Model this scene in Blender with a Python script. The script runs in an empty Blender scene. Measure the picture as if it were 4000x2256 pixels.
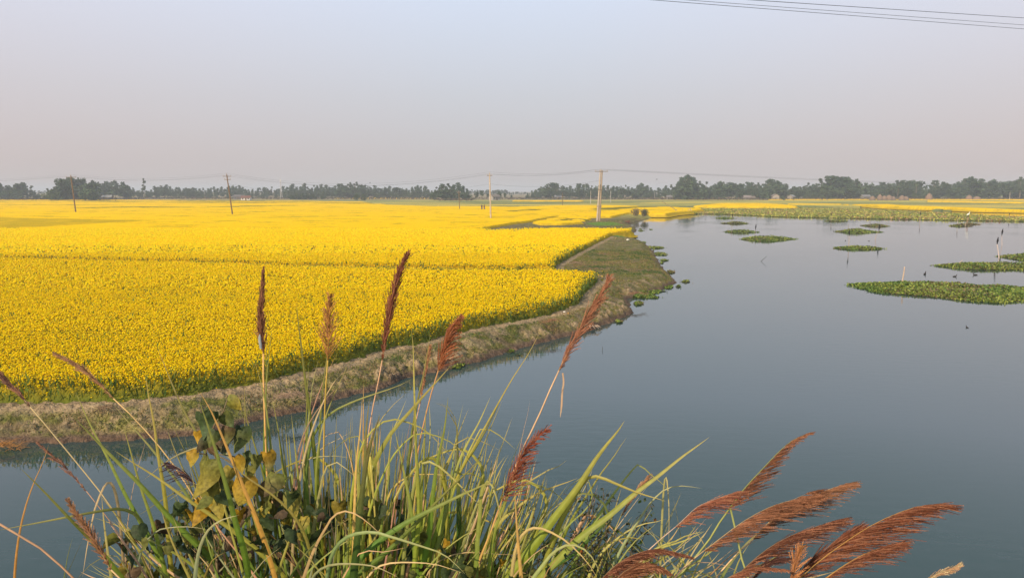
import bpy, bmesh, math, random
import numpy as np
from mathutils import Vector, Matrix
R = math.radians
random.seed(7); rng = np.random.default_rng(7)
SC = bpy.context.scene; COL = SC.collection

# ------------------------------------------------------------------ camera
CAMZ = 6.2; PITCH = R(7.58); F = 2886.7          # F: focal length in pixels of a 4000 px wide picture
cam = bpy.data.objects.new('camera', bpy.data.cameras.new('camera')); COL.objects.link(cam)
cam.location = (0, 0, CAMZ); cam.rotation_euler = (R(90)-PITCH, 0, 0)
cam.data.sensor_width = 36; cam.data.lens = 36*F/4000
cam.data.clip_start = 0.05; cam.data.clip_end = 12000
SC.camera = cam
# ------------------------------------------------------------------ world
SUN_EL, SUN_AZ = R(30), R(216)                   # azimuth clockwise from +Y: the sun is behind the camera, to the left
w = bpy.data.worlds.new('World'); SC.world = w; w.use_nodes = True
nt = w.node_tree; N = nt.nodes; L = nt.links
for n in list(N): N.remove(n)
out = N.new('ShaderNodeOutputWorld')
sky = N.new('ShaderNodeTexSky'); sky.sky_type = 'NISHITA'; sky.sun_disc = False
sky.sun_elevation = SUN_EL; sky.sun_rotation = SUN_AZ; sky.dust_density = 4; sky.air_density = 1.2
bg1 = N.new('ShaderNodeBackground'); bg1.inputs[1].default_value = 0.07; L.new(sky.outputs[0], bg1.inputs[0])
tc = N.new('ShaderNodeTexCoord'); sep = N.new('ShaderNodeSeparateXYZ'); L.new(tc.outputs['Generated'], sep.inputs[0])
ramp = N.new('ShaderNodeValToRGB'); L.new(sep.outputs['Z'], ramp.inputs[0])
cr = ramp.color_ramp
STOPS = [(0.0, (0.545,0.500,0.492)), (0.045, (0.570,0.540,0.550)), (0.12, (0.60,0.61,0.66)), (0.19, (0.64,0.685,0.785)),
         (0.27, (0.685,0.765,0.93)), (0.42, (0.45,0.58,0.70)), (1.0, (0.30,0.44,0.62))]
cr.elements[0].position = 0; cr.elements[0].color = (*STOPS[0][1], 1)
cr.elements[1].position = 1; cr.elements[1].color = (*STOPS[-1][1], 1)
for p, c in STOPS[1:-1]:
    e = cr.elements.new(p); e.color = (*c, 1)
# a slightly bluer sky straight across from the sun's side, pinker haze to both sides
ab = N.new('ShaderNodeMath'); ab.operation = 'ABSOLUTE'; L.new(sep.outputs['X'], ab.inputs[0])
mr = N.new('ShaderNodeMapRange'); L.new(ab.outputs[0], mr.inputs[0])
mr.inputs[1].default_value = 0.08; mr.inputs[2].default_value = 0.62; mr.inputs[3].default_value = 0; mr.inputs[4].default_value = 1
mx = N.new('ShaderNodeMix'); mx.data_type = 'RGBA'; mx.blend_type = 'MULTIPLY'; L.new(mr.outputs[0], mx.inputs[0])
L.new(ramp.outputs[0], mx.inputs[6]); mx.inputs[7].default_value = (1.07, 0.985, 0.96, 1)
bg2 = N.new('ShaderNodeBackground'); bg2.inputs[1].default_value = 1.0; L.new(mx.outputs[2], bg2.inputs[0])
ms = N.new('ShaderNodeMixShader'); ms.inputs[0].default_value = 0.9
L.new(bg1.outputs[0], ms.inputs[1]); L.new(bg2.outputs[0], ms.inputs[2]); L.new(ms.outputs[0], out.inputs[0])
sl = bpy.data.lights.new('sun', 'SUN'); sl.energy = 4.6; sl.angle = R(0.6); sl.color = (1.0, 0.81, 0.58)
sun = bpy.data.objects.new('sun', sl); COL.objects.link(sun)
sd = Vector((math.sin(SUN_AZ)*math.cos(SUN_EL), math.cos(SUN_AZ)*math.cos(SUN_EL), math.sin(SUN_EL)))
sun.rotation_euler = sd.to_track_quat('Z', 'Y').to_euler(); sun.location = (0, 0, 50)
SC.view_settings.view_transform = 'Standard'; SC.view_settings.look = 'None'
SC.view_settings.exposure = 0.15; SC.view_settings.gamma = 1
SC.render.engine = 'CYCLES'
SC.cycles.max_bounces = 6; SC.cycles.transparent_max_bounces = 8; SC.cycles.volume_bounces = 0
SC.cycles.use_denoising = True

# ------------------------------------------------------------------ helpers
G = 0.60                                           # height of the fields over the water
fwd = np.array([0, math.cos(PITCH), -math.sin(PITCH)]); up = np.array([0, math.sin(PITCH), math.cos(PITCH)])
def ray(px, py):
    return fwd + np.array([1., 0, 0])*(px-2000)/F + up*(1128-py)/F
def gp(px, py, z=0.0):                             # where the sight line through a photo pixel meets the level z
    d = ray(px, py); return np.array([0, 0, CAMZ]) + d*(z-CAMZ)/d[2]
def at(px, py, dep):                               # the point at a distance along the view axis
    return np.array([0, 0, CAMZ]) + ray(px, py)*dep
def gpl(pts, z=0.0): return [gp(x, y, z)[:2] for x, y in pts]

def tag(o, label=None, cat=None, group=None, kind=None):
    if label: o['label'] = label
    if cat: o['category'] = cat
    if group: o['group'] = group
    if kind: o['kind'] = kind
    return o
def empty(name, loc=(0, 0, 0), rz=0):
    o = bpy.data.objects.new(name, None); COL.objects.link(o); o.location = loc; o.rotation_euler = (0, 0, rz)
    o.empty_display_size = 0.2; return o
def link(name, me, parent=None, loc=None):
    o = bpy.data.objects.new(name, me); COL.objects.link(o)
    if parent is not None: o.parent = parent
    if loc is not None: o.location = loc
    return o
def npmesh(name, V, Fc, mats, cols=None, smooth=False, midx=None):
    """V (n,3); Fc (m,k) all faces of one size, or list of lists."""
    me = bpy.data.meshes.new(name); V = np.asarray(V, dtype=np.float32)
    if isinstance(Fc, np.ndarray):
        m, k = Fc.shape
        me.vertices.add(len(V)); me.vertices.foreach_set('co', V.ravel())
        me.loops.add(m*k); me.loops.foreach_set('vertex_index', Fc.astype(np.int32).ravel())
        me.polygons.add(m); me.polygons.foreach_set('loop_start', np.arange(0, m*k, k, dtype=np.int32))
        me.update(calc_edges=True)
    else:
        me.from_pydata([tuple(map(float, v)) for v in V], [], [tuple(f) for f in Fc])
    for mt in (mats if isinstance(mats, (list, tuple)) else [mats]): me.materials.append(mt)
    if cols is not None:
        a = me.color_attributes.new('tint', 'FLOAT_COLOR', 'POINT')
        c = np.ones((len(V), 4), dtype=np.float32); c[:, :3] = cols; a.data.foreach_set('color', c.ravel())
    if midx is not None: me.polygons.foreach_set('material_index', np.asarray(midx, dtype=np.int32))
    if smooth: me.polygons.foreach_set('use_smooth', np.ones(len(me.polygons), dtype=bool))
    me.update(); return me
class MB:
    def __init__(s): s.v = []; s.f = []; s.c = []; s.m = []; s.n = 0
    def add(s, V, Fc, col=(1, 1, 1), m=0):
        V = [tuple(v) for v in V]; s.v += V; s.f += [tuple(i+s.n for i in f) for f in Fc]
        s.c += [tuple(col)]*len(V) if not isinstance(col, list) else col
        s.m += [m]*len(Fc); s.n += len(V)
    def tube(s, pts, rad, k=6, col=(1, 1, 1), m=0, cap=True):
        pts = [Vector(p) for p in pts]; n = len(pts)
        if not hasattr(rad, '__len__'): rad = [rad]*n
        t0 = (pts[1]-pts[0]).normalized(); ref = Vector((0, 0, 1)) if abs(t0.z) < .9 else Vector((1, 0, 0))
        a = t0.cross(ref).normalized(); V = []
        for i in range(n):
            t = (pts[min(i+1, n-1)]-pts[max(i-1, 0)]).normalized()
            a = (a-t*a.dot(t)).normalized(); b = t.cross(a)
            for j in range(k):
                th = 2*math.pi*j/k; V.append(pts[i]+(a*math.cos(th)+b*math.sin(th))*rad[i])
        Fc = [(i*k+j, i*k+(j+1) % k, (i+1)*k+(j+1) % k, (i+1)*k+j) for i in range(n-1) for j in range(k)]
        if cap: Fc += [tuple(range(k))[::-1], tuple((n-1)*k+j for j in range(k))]
        s.add(V, Fc, col, m)
    def box(s, c, d, rz=0, col=(1, 1, 1), m=0):
        c = Vector(c); r = Matrix.Rotation(rz, 3, 'Z'); V = []
        for x in (-.5, .5):
            for y in (-.5, .5):
                for z in (-.5, .5): V.append(c+r @ Vector((x*d[0], y*d[1], z*d[2])))
        s.add(V, [(0, 1, 3, 2), (4, 6, 7, 5), (0, 4, 5, 1), (2, 3, 7, 6), (0, 2, 6, 4), (1, 5, 7, 3)], col, m)
    def mesh(s, name, mats, smooth=False): return npmesh(name, s.v, s.f, mats, s.c, smooth, s.m)
def catmull(P, n):
    """smooth curve through the points, spaced by their distances so that uneven steps do not loop"""
    P = np.asarray(P, float)
    if len(P) < 3: t = np.linspace(0, 1, n)[:, None]; return P[0]*(1-t)+P[-1]*t
    h = np.maximum(np.linalg.norm(np.diff(P, axis=0), axis=1), 1e-6); T = np.concatenate([[0], np.cumsum(h)]); sl = np.diff(P, axis=0)/h[:, None]
    M = np.vstack([sl[:1], (sl[:-1]*h[1:, None]+sl[1:]*h[:-1, None])/(h[:-1]+h[1:])[:, None], sl[-1:]])
    s = np.linspace(0, T[-1], n); i = np.clip(np.searchsorted(T, s, 'right')-1, 0, len(h)-1); u = ((s-T[i])/h[i])[:, None]; H_ = h[i][:, None]
    return (2*u**3-3*u**2+1)*P[i]+(u**3-2*u**2+u)*H_*M[i]+(-2*u**3+3*u**2)*P[i+1]+(u**3-u**2)*H_*M[i+1]
def hash2(ix, iy, s=0):
    h = (ix.astype(np.int64)*374761393+iy.astype(np.int64)*668265263+s*982451653) & 0x7fffffff
    h = ((h ^ (h >> 13))*1274126177) & 0x7fffffff
    return ((h ^ (h >> 16)) & 0xffff)/65535.
def vnoise(x, y, s=0):
    ix = np.floor(x); iy = np.floor(y); fx = x-ix; fy = y-iy; fx = fx*fx*(3-2*fx); fy = fy*fy*(3-2*fy)
    a = hash2(ix, iy, s); b = hash2(ix+1, iy, s); c = hash2(ix, iy+1, s); d = hash2(ix+1, iy+1, s)
    return (a*(1-fx)+b*fx)*(1-fy)+(c*(1-fx)+d*fx)*fy
def fbm(x, y, o=4, s=0):
    r = 0; a = .5; t = 0
    for i in range(o): r = r+a*vnoise(x*2**i, y*2**i, s+i); t += a; a *= .5
    return r/t
def sdf(poly, X, Y):                               # signed distance, positive inside
    P = np.asarray(poly, float); d = np.full(X.shape, 1e18); ins = np.zeros(X.shape, bool)
    for i in range(len(P)):
        ax, ay = P[i]; bx, by = P[(i+1) % len(P)]; ex, ey = bx-ax, by-ay
        t = np.clip(((X-ax)*ex+(Y-ay)*ey)/(ex*ex+ey*ey+1e-12), 0, 1)
        d = np.minimum(d, (X-ax-t*ex)**2+(Y-ay-t*ey)**2)
        if ay != by:
            c = ((ay > Y) != (by > Y)) & (X < ex*(Y-ay)/(ey)+ax); ins ^= c
    d = np.sqrt(d); return np.where(ins, d, -d)
def sstep(a, b, x): t = np.clip((x-a)/(b-a), 0, 1); return t*t*(3-2*t)

# ------------------------------------------------------------------ materials
def mat(name, base=None, rough=.8, noise=None, tint=False, transl=0, bump=None, spec=.3, metal=0, noise2=None):
    m = bpy.data.materials.new(name); m.use_nodes = True; nt = m.node_tree; N = nt.nodes; L = nt.links
    b = N['Principled BSDF']; b.inputs['Roughness'].default_value = rough; b.inputs['Metallic'].default_value = metal
    b.inputs['Specular IOR Level'].default_value = spec
    co = None
    if tint:
        a = N.new('ShaderNodeAttribute'); a.attribute_name = 'tint'; co = a.outputs['Color']
    if base is not None and co is None:
        r = N.new('ShaderNodeRGB'); r.outputs[0].default_value = (*base, 1); co = r.outputs[0]
    geo = N.new('ShaderNodeNewGeometry')
    for k, nz in enumerate([noise, noise2]):
        if nz:                                     # (scale, low, high)
            tx = N.new('ShaderNodeTexNoise'); tx.inputs['Scale'].default_value = nz[0]; tx.inputs['Detail'].default_value = 5
            L.new(geo.outputs['Position'], tx.inputs['Vector'])
            m2 = N.new('ShaderNodeMapRange'); m2.inputs[1].default_value = .3; m2.inputs[2].default_value = .7
            m2.inputs[3].default_value = nz[1]; m2.inputs[4].default_value = nz[2]; L.new(tx.outputs[0], m2.inputs[0])
            vm = N.new('ShaderNodeVectorMath'); vm.operation = 'SCALE'; L.new(co, vm.inputs[0]); L.new(m2.outputs[0], vm.inputs['Scale'])
            co = vm.outputs[0]
    L.new(co, b.inputs['Base Color'])
    if bump:
        tx = N.new('ShaderNodeTexNoise'); tx.inputs['Scale'].default_value = bump[0]; tx.inputs['Detail'].default_value = 6
        L.new(geo.outputs['Position'], tx.inputs['Vector'])
        bp = N.new('ShaderNodeBump'); bp.inputs['Strength'].default_value = bump[1]; bp.inputs['Distance'].default_value = bump[2]
        L.new(tx.outputs[0], bp.inputs['Height']); L.new(bp.outputs[0], b.inputs['Normal'])
    if transl:
        t = N.new('ShaderNodeBsdfTranslucent'); L.new(co, t.inputs[0]); x = N.new('ShaderNodeMixShader')
        x.inputs[0].default_value = transl; L.new(b.outputs[0], x.inputs[1]); L.new(t.outputs[0], x.inputs[2])
        L.new(x.outputs[0], N['Material Output'].inputs[0])
    return m
M_ground = mat('field_ground', tint=True, rough=.95, noise=(13, .55, 1.4), noise2=(2.1, .75, 1.22), bump=(18, 1.0, .07), spec=.1)
M_crop = mat('mustard_canopy', tint=True, rough=1, noise=(7, .85, 1.12), bump=(6, 1, .12), spec=0)
M_petal = mat('mustard_petals', tint=True, rough=1, transl=.3, spec=0)
M_leafy = mat('mustard_leaves', tint=True, rough=.7, transl=.25, spec=.2)
M_grass = mat('grass_blades', tint=True, rough=.8, transl=.2, spec=.15)
M_reed = mat('reed_leaf', tint=True, rough=.5, transl=.32, spec=.35, noise=(45, .86, 1.14))
M_stalk = mat('reed_stalk', tint=True, rough=.55, spec=.35, noise=(30, .85, 1.15))
M_plume = mat('reed_plume', tint=True, rough=.75, transl=.2, spec=.2)
M_vine = mat('vine_leaf', tint=True, rough=.6, transl=.25, spec=.25, noise=(70, .55, 1.3), noise2=(14, .8, 1.15), bump=(90, .6, .004))
M_tree = mat('tree_leaves', tint=True, rough=.8, transl=.15, spec=.1)
M_bark = mat('bark', tint=True, rough=.9, noise=(3, .8, 1.2), spec=.1)
M_wood = mat('weathered_bamboo', tint=True, rough=.75, noise=(12, .8, 1.2))
M_conc = mat('pole_concrete', tint=True, rough=.85, noise=(2.5, .85, 1.1))
M_wall = mat('painted_wall', tint=True, rough=.9, noise=(1.2, .85, 1.1))
M_wire = mat('wire', base=(.05, .05, .06), rough=.5, metal=.5)
M_bird = mat('feathers', tint=True, rough=.8)
M_skin = mat('skin', base=(.18, .09, .05), rough=.6)
M_cloth = mat('cloth', tint=True, rough=.9)

# ------------------------------------------------------------------ shoreline and parcels, laid out on the ground
D2S = 4000/2576
def d(*p): return [(x*D2S, y*D2S) for x, y in p]
SHORE = d((-420, 1122), (0, 1113), (140, 1113), (239, 1109), (330, 1106), (399, 1101), (479, 1098), (545, 1083), (604, 1067), (697, 1045), (759, 1034),
          (839, 1006), (882, 995), (954, 978), (1041, 946), (1127, 930), (1224, 903), (1289, 881), (1385, 856), (1442, 842),
          (1490, 829), (1546, 808), (1591, 786), (1580, 768), (1578, 752), (1610, 742), (1660, 728), (1700, 712), (1690, 699), (1672, 680), (1660, 667),
          (1650, 645), (1636, 625), (1618, 611), (1575, 603), (1583, 594), (1589, 590), (1601, 578), (1592, 571), (1567, 567), (1588, 562),
          (1633, 549), (1663, 541), (1688, 537), (1735, 528), (1770, 523.5)) + \
        [(3000, 811), (3233, 810.5), (3427, 810), (3485, 817), (3660, 824), (3776, 826), (3854, 828), (4000, 831), (4900, 838)]
LAND = gpl(SHORE) + [(4200, 3500), (-4200, 3500), (-4200, 25), (-60, 18.6)]
# mustard parcels: near edges traced at the foot of the crop, far edges at its top
H = .68
def near(*p): return gpl(d(*p), G)
def nearS(*p): return gpl(p, G)
def farS(*p): return gpl(p, G+H)
def far(*p): return gpl(d(*p), G+H)
PARCELS = [
  near((-500, 1022), (0, 1015), (130, 1014), (279, 1011), (390, 1003), (498, 989), (675, 960), (781, 931), (867, 911), (983, 877), (1069, 860),
       (1156, 836), (1223, 822), (1374, 794), (1459, 764), (1470, 738), (1520, 697)) + far((1517, 679), (1396, 671), (1250, 673), (1100, 672.5), (740, 663), (500, 654), (0, 643), (-600, 636)),
  near((-600, 652), (0, 660), (500, 671), (740, 680), (1100, 686), (1250, 687), (1396, 683), (1400, 668), (1440, 645), (1502, 612), (1540, 593), (1588, 586)) +
      far((1594, 571), (1500, 567), (1400, 566), (1340, 568), (1300, 572.5), (1230, 574.5)) +
      near((1204, 580), (1290, 565)) + nearS((2067, 869), (2178, 848.5), (2310, 852), (2388, 851.5), (2450, 837), (2462, 834)) +
      farS((2470, 826), (2560, 828), (2604, 828), (2640, 822), (2700, 818), (2749, 812), (2740, 808), (2690, 806), (2600, 802.5), (2440, 799), (2380, 797), (2190, 798), (2000, 803),
           (1900, 801), (1700, 801), (1520, 795.5), (1400, 783), (1000, 779.6), (560, 777.6), (0, 777), (-1200, 777)),
  nearS((2078, 873), (2115, 866), (2200, 865), (2270, 869), (2280, 875), (2200, 880), (2110, 881)),
  nearS((2130, 860), (2180, 853), (2260, 850), (2312, 858), (2290, 866), (2200, 864)),
  nearS((2705, 809), (3000, 810), (3113, 810)) + farS((3117, 801), (3060, 793.5), (2960, 789.5), (2815, 790), (2730, 797)),
  nearS((3290, 800), (3380, 803.5), (3430, 808), (3560, 813.5), (3700, 816), (3800, 821), (4000, 824.5), (4900, 830)) + farS((4900, 815), (4000, 814), (3790, 806), (3560, 799), (3470, 793.5), (3290, 794.5)),
  nearS((3060, 799), (3290, 799)) + farS((3290, 793), (3100, 793)),
  nearS((3620, 789), (4000, 795.5), (4900, 800), (4900, 795), (4000, 791), (3620, 785.5)),
  nearS((1310, 775.9), (1700, 776.4), (1700, 774.6), (1310, 774.2)),
  nearS((2000, 787), (2280, 787.5), (2280, 785), (2000, 784.5)),
  nearS((3000, 781), (3500, 781), (4000, 783), (4900, 784), (4900, 781), (4000, 780), (3500, 778), (3000, 778.5)),
]
# narrow bare strips and thin green bands within the yellow (centre line, half width m, depth of the effect)
GAPS = [(farS((380, 806), (520, 803.5), (660, 804.5)), 3.0), (farS((0, 823), (170, 823), (330, 819.5)), .9), (farS((330, 819.5), (500, 818), (760, 815)), .8),
        (farS((0, 796), (240, 796), (400, 797)), 2.0), (farS((0, 783.2), (300, 782), (520, 784)), 5), (farS((740, 786), (1000, 787.5), (1120, 786.5)), 5),
        (farS((880, 803), (1000, 800), (1110, 798.5)), 2.5), (farS((1000, 820), (1280, 820), (1600, 816)), .7), (farS((1640, 812.5), (1900, 812), (2110, 811.5)), 1.0),
        (farS((1480, 841), (1800, 840), (2000, 839.5)), .6), (farS((2110, 812), (2000, 818)), 1.2), (farS((2350, 812.5), (2420, 806), (2560, 801)), 2.2),
        (farS((2000, 820), (2200, 819.5), (2440, 816)), .9), (farS((2440, 816), (2600, 812.5), (2740, 811.5)), 1.0), (farS((2705, 805), (3010, 805), (3110, 805)), 1.6),
        (farS((0, 919), (300, 921), (620, 927)), .25), (farS((700, 781), (1000, 782.5), (1500, 783.5)), 4), (farS((400, 780), (700, 779.2), (1000, 780.5)), 4), (farS((0, 790), (500, 789), (800, 791)), 1.2), (farS((1300, 789), (1700, 792), (2000, 793)), 4), (farS((300, 977), (560, 968), (800, 962)), .18), (farS((900, 1060), (1100, 1072), (1500, 1076)), .12),
        (farS((1000, 942), (1400, 936), (1900, 934)), .2), (farS((2178, 853), (2240, 845), (2310, 850)), .9), (farS((3560, 806), (3800, 813), (4000, 818)), 1.2),
        (farS((700, 857), (900, 861), (1100, 857)), .3), (farS((820, 826), (960, 823), (1100, 820)), .8), (farS((2380, 826.5), (2500, 829)), .5)]
SPARSE = gpl([(-900, 842), (0, 842), (200, 846), (420, 850), (620, 853), (420, 863), (200, 876), (0, 883), (-900, 905)], G+H)
GREEN = [nearS((2384, 914), (2408, 923), (2440, 927), (2455, 917), (2448, 910), (2400, 909)),
         nearS((2285, 872), (2340, 867), (2400, 868), (2440, 880), (2330, 881)),
         nearS((2545, 832), (2610, 829), (2610, 824), (2545, 825)), nearS((2480, 840), (2520, 838), (2560, 833), (2500, 833))]

# ------------------------------------------------------------------ ground
def polar(nq, y0, y1, us):
    q = np.linspace(1/y0, 1/y1, nq); Y = (1/q)[:, None]*np.ones(len(us))[None]; X = Y*us[None]
    return X, Y
def grid_faces(nr, nc):
    i = np.arange(nr-1)[:, None]*nc+np.arange(nc-1)[None]
    return np.stack([i, i+1, i+nc+1, i+nc], -1).reshape(-1, 4)
us = np.concatenate([np.linspace(-3, -.78, 30)[:-1], np.linspace(-.78, .78, 760), np.linspace(.78, 3, 30)[1:]])
X, Y = polar(820, 15.5, 3400, us)
dS = sdf(LAND, X, Y)
dC = np.full(X.shape, -1e9)
for P in PARCELS: dC = np.maximum(dC, sdf(P, X, Y))
def clod_w(x, y, ds): return sstep(.08, .2, ds)*(1-sstep(.5, .85, ds))*sstep(-7.5, -3.5, x)*(y < 48)*sstep(.35, .5, fbm(x*.35+2, y*.35, 2, 88))
def ground_h(x, y, dS_, dC_):
    ds = dS_+(fbm(x*1.7, y*1.7, 3, 3)-.5)*np.clip(y/60, .35, 2)*.5+(fbm(x*6, y*6, 3, 13)-.5)*.28*(y < 60)
    z = np.where(ds > 0, .05*sstep(0, .06, ds)+(G-.05)*sstep(-.15, 1.25, ds), np.maximum(ds*.6, -1.2))
    z = z+np.where(ds > .05, (fbm(x*2.6, y*2.6, 4, 11)-.5)*.13*sstep(0, .6, ds)*(1-.7*sstep(-.3, .4, dC_)), 0)
    cl = np.clip(fbm(x*4.6, y*4.6, 3, 21)-.47, 0, 1)*2.6
    return ds, z+clod_w(x, y, ds)*cl*.22+np.where(ds > .3, (fbm(x*9, y*9, 2, 23)-.5)*.07+(fbm(x*4.2, y*4.2, 2, 29)-.5)*.10*(y < 60), 0), cl
ds, Z, clod = ground_h(X, Y, dS, dC); clodw = clod_w(X, Y, ds); jit = ds-dS
nA = fbm(X*.9, Y*.9, 4, 31); nB = fbm(X*4, Y*4, 3, 41); nC = fbm(X*.25, Y*.25, 3, 51)
def colr(a): return np.array(a, float)
def mix(a, b, t): return a*(1-t[..., None])+b*t[..., None]
olive = colr((.130, .130, .036)); olive2 = colr((.22, .185, .065)); tan = colr((.34, .25, .15)); mud = colr((.135, .09, .062)); brown = colr((.15, .105, .068))
C = mix(olive, olive2, sstep(.35, .65, nA))
C = mix(C, brown, sstep(.52, .68, fbm(X*.5+7, Y*1.6, 4, 61))*.75)
C = mix(C, colr((.26, .2, .12)), sstep(.50, .64, nB)*.55)
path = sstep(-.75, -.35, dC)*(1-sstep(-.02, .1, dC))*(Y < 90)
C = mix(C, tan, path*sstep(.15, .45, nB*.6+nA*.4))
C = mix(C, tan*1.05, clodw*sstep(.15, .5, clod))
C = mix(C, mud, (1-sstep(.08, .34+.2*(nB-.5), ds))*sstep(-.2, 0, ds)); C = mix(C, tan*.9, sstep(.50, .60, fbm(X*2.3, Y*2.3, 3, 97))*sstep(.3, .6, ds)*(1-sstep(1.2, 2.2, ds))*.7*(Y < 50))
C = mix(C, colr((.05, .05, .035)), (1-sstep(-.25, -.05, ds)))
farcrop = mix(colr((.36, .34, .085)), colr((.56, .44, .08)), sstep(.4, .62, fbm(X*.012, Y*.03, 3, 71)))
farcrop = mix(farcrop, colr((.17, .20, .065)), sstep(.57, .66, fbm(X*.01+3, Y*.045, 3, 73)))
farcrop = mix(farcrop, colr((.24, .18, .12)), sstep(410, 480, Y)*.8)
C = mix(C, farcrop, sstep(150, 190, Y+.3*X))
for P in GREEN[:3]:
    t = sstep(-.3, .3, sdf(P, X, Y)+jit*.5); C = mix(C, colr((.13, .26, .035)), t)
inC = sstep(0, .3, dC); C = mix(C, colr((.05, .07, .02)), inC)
V = np.stack([X, Y, Z], -1).reshape(-1, 3)
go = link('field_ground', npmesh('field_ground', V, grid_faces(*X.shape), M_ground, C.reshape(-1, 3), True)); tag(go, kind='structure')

# ground the viewer stands on: a road embankment sloping to the water
xs = np.linspace(-160, 160, 641); ysl = np.concatenate([[-60, -20, -4, 0, .8], np.linspace(1.1, 11.5, 40)])
XX, YY = np.meshgrid(xs, ysl)
def slope_z(y): return np.where(y < .9, 4.55, 4.55-(y-.9)*.585)
ZZ = slope_z(YY)+(fbm(XX*1.5, YY*1.5, 4, 5)-.5)*.18*sstep(-1, 1, YY)
ZZ = np.maximum(ZZ, -1.0)
Ce = mix(colr((.09, .085, .04)), colr((.15, .11, .065)), sstep(.4, .6, fbm(XX, YY, 3, 8)))
eo = link('road_embankment', npmesh('road_embankment', np.stack([XX, YY, ZZ], -1).reshape(-1, 3), grid_faces(*XX.shape), M_ground, Ce.reshape(-1, 3), True)); tag(eo, kind='structure')
def root_z(x, y): return float(slope_z(np.array(y)))
# soil sheet under everything, out past the horizon
bm = MB(); bm.add([(-5200, -800, -1.6), (5200, -800, -1.6), (5200, 5200, -1.6), (-5200, 5200, -1.6)], [(0, 1, 2, 3)], (.1, .09, .06))
tag(link('ground', bm.mesh('ground', M_ground)), kind='structure')

# ------------------------------------------------------------------ water
mw = bpy.data.materials.new('pond_water'); mw.use_nodes = True; nt = mw.node_tree; N = nt.nodes; L = nt.links
b = N['Principled BSDF']; b.inputs['Base Color'].default_value = (.030, .058, .058, 1); b.inputs['Roughness'].default_value = .035
b.inputs['IOR'].default_value = 1.42; b.inputs['Specular IOR Level'].default_value = .5
geo = N.new('ShaderNodeNewGeometry'); mp = N.new('ShaderNodeMapping'); mp.inputs['Scale'].default_value = (.55, 1.3, 1); mp.inputs['Rotation'].default_value = (0, 0, .3)
L.new(geo.outputs['Position'], mp.inputs[0]); t1 = N.new('ShaderNodeTexNoise'); t1.inputs['Scale'].default_value = 3.0; t1.inputs['Detail'].default_value = 3
L.new(mp.outputs[0], t1.inputs['Vector'])
t2 = N.new('ShaderNodeTexNoise'); t2.inputs['Scale'].default_value = .09; t2.inputs['Detail'].default_value = 2; L.new(geo.outputs['Position'], t2.inputs['Vector'])
m2 = N.new('ShaderNodeMapRange'); m2.inputs[1].default_value = .4; m2.inputs[2].default_value = .65; m2.inputs[3].default_value = .2; m2.inputs[4].default_value = 1; L.new(t2.outputs[0], m2.inputs[0])
mm = N.new('ShaderNodeMath'); mm.operation = 'MULTIPLY'; L.new(t1.outputs[0], mm.inputs[0]); L.new(m2.outputs[0], mm.inputs[1])
bp = N.new('ShaderNodeBump'); bp.inputs['Strength'].default_value = .30; bp.inputs['Distance'].default_value = .02
L.new(mm.outputs[0], bp.inputs['Height']); L.new(bp.outputs[0], b.inputs['Normal'])
bm = MB(); bm.add([(-700, 3, 0), (1600, 3, 0), (1600, 900, 0), (-700, 900, 0)], [(0, 1, 2, 3)])
wo = link('pond_water', bm.mesh('pond_water', mw)); tag(wo, kind='structure')

# ------------------------------------------------------------------ mustard: canopy sheet
us2 = np.linspace(-.86, .80, 800)
Y1 = 1/np.concatenate([np.linspace(1/16.5, 1/110, 640)[:-1], np.linspace(1/110, 1/760, 480)]); X, Y = Y1[:, None]*us2[None], Y1[:, None]*np.ones(len(us2))[None]
dP = np.full(X.shape, -1e9)
for P in PARCELS: dP = np.maximum(dP, sdf(P, X, Y))
def seg_dist(pl, X, Y):
    dd = np.full(X.shape, 1e18)
    for (ax, ay), (bx, by) in zip(pl[:-1], pl[1:]):
        ex, ey = bx-ax, by-ay; t = np.clip(((X-ax)*ex+(Y-ay)*ey)/(ex*ex+ey*ey+1e-9), 0, 1)
        dd = np.minimum(dd, (X-ax-t*ex)**2+(Y-ay-t*ey)**2)
    return np.sqrt(dd)
def gapmask(X, Y):
    g = np.zeros(X.shape)
    for pl, hw in GAPS:
        f_ = 1+.7*sstep(110, 220, Y); hw = hw*f_
        g = np.maximum(g, 1-sstep(hw*.9, hw*1.7, seg_dist(pl, X, Y)+(vnoise(X*.35, Y*.35, 9)-.5)*hw))
    return g
def bloom_at(X, Y, dPv, g):
    bl = sstep(.0, .5, dPv)*(1-.9*g)
    bl = bl*(1-.42*sstep(-1.0, 2.5, sdf(SPARSE, X, Y))*(.6+.8*vnoise(X*.9, Y*.4, 14)))
    thin = sstep(.60, .74, fbm(X*.22, Y*.5, 4, 91))
    return bl*(1-.45*thin)
gm = gapmask(X, Y); bl = bloom_at(X, Y, dP+(fbm(X*1.5, Y*1.5, 2, 17)-.5)*.35, gm)
edge = sstep(-.02, .32, dP+(fbm(X*3, Y*3, 2, 18)-.5)*.2)
hgt = edge*(H-.26)*(1-.55*gm)+.12*(fbm(X*2.2, Y*2.2, 3, 19)-.5)*edge
Zc = G-.25+(.25+hgt)*np.where(edge > 0, 1, 0)+0*X
Zc = np.where(dP > -.15, G+hgt-.05+.0*X, G-.5)
yel = colr((.94, .58, .004)); grn = colr((.115, .135, .022))
Ccan = mix(grn, yel, np.maximum(bl, .5*sstep(55, 110, Y)*(1-.8*gm))*np.clip(.55+.45*sstep(25, 80, Y), 0, 1))
keep = (dP > -.6)
fa = grid_faces(*X.shape); kf = keep.reshape(-1)[fa].any(1); fa = fa[kf]
used = np.unique(fa); remap = -np.ones(X.size, int); remap[used] = np.arange(len(used))
V = np.stack([X, Y, Zc], -1).reshape(-1, 3)[used]
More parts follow.
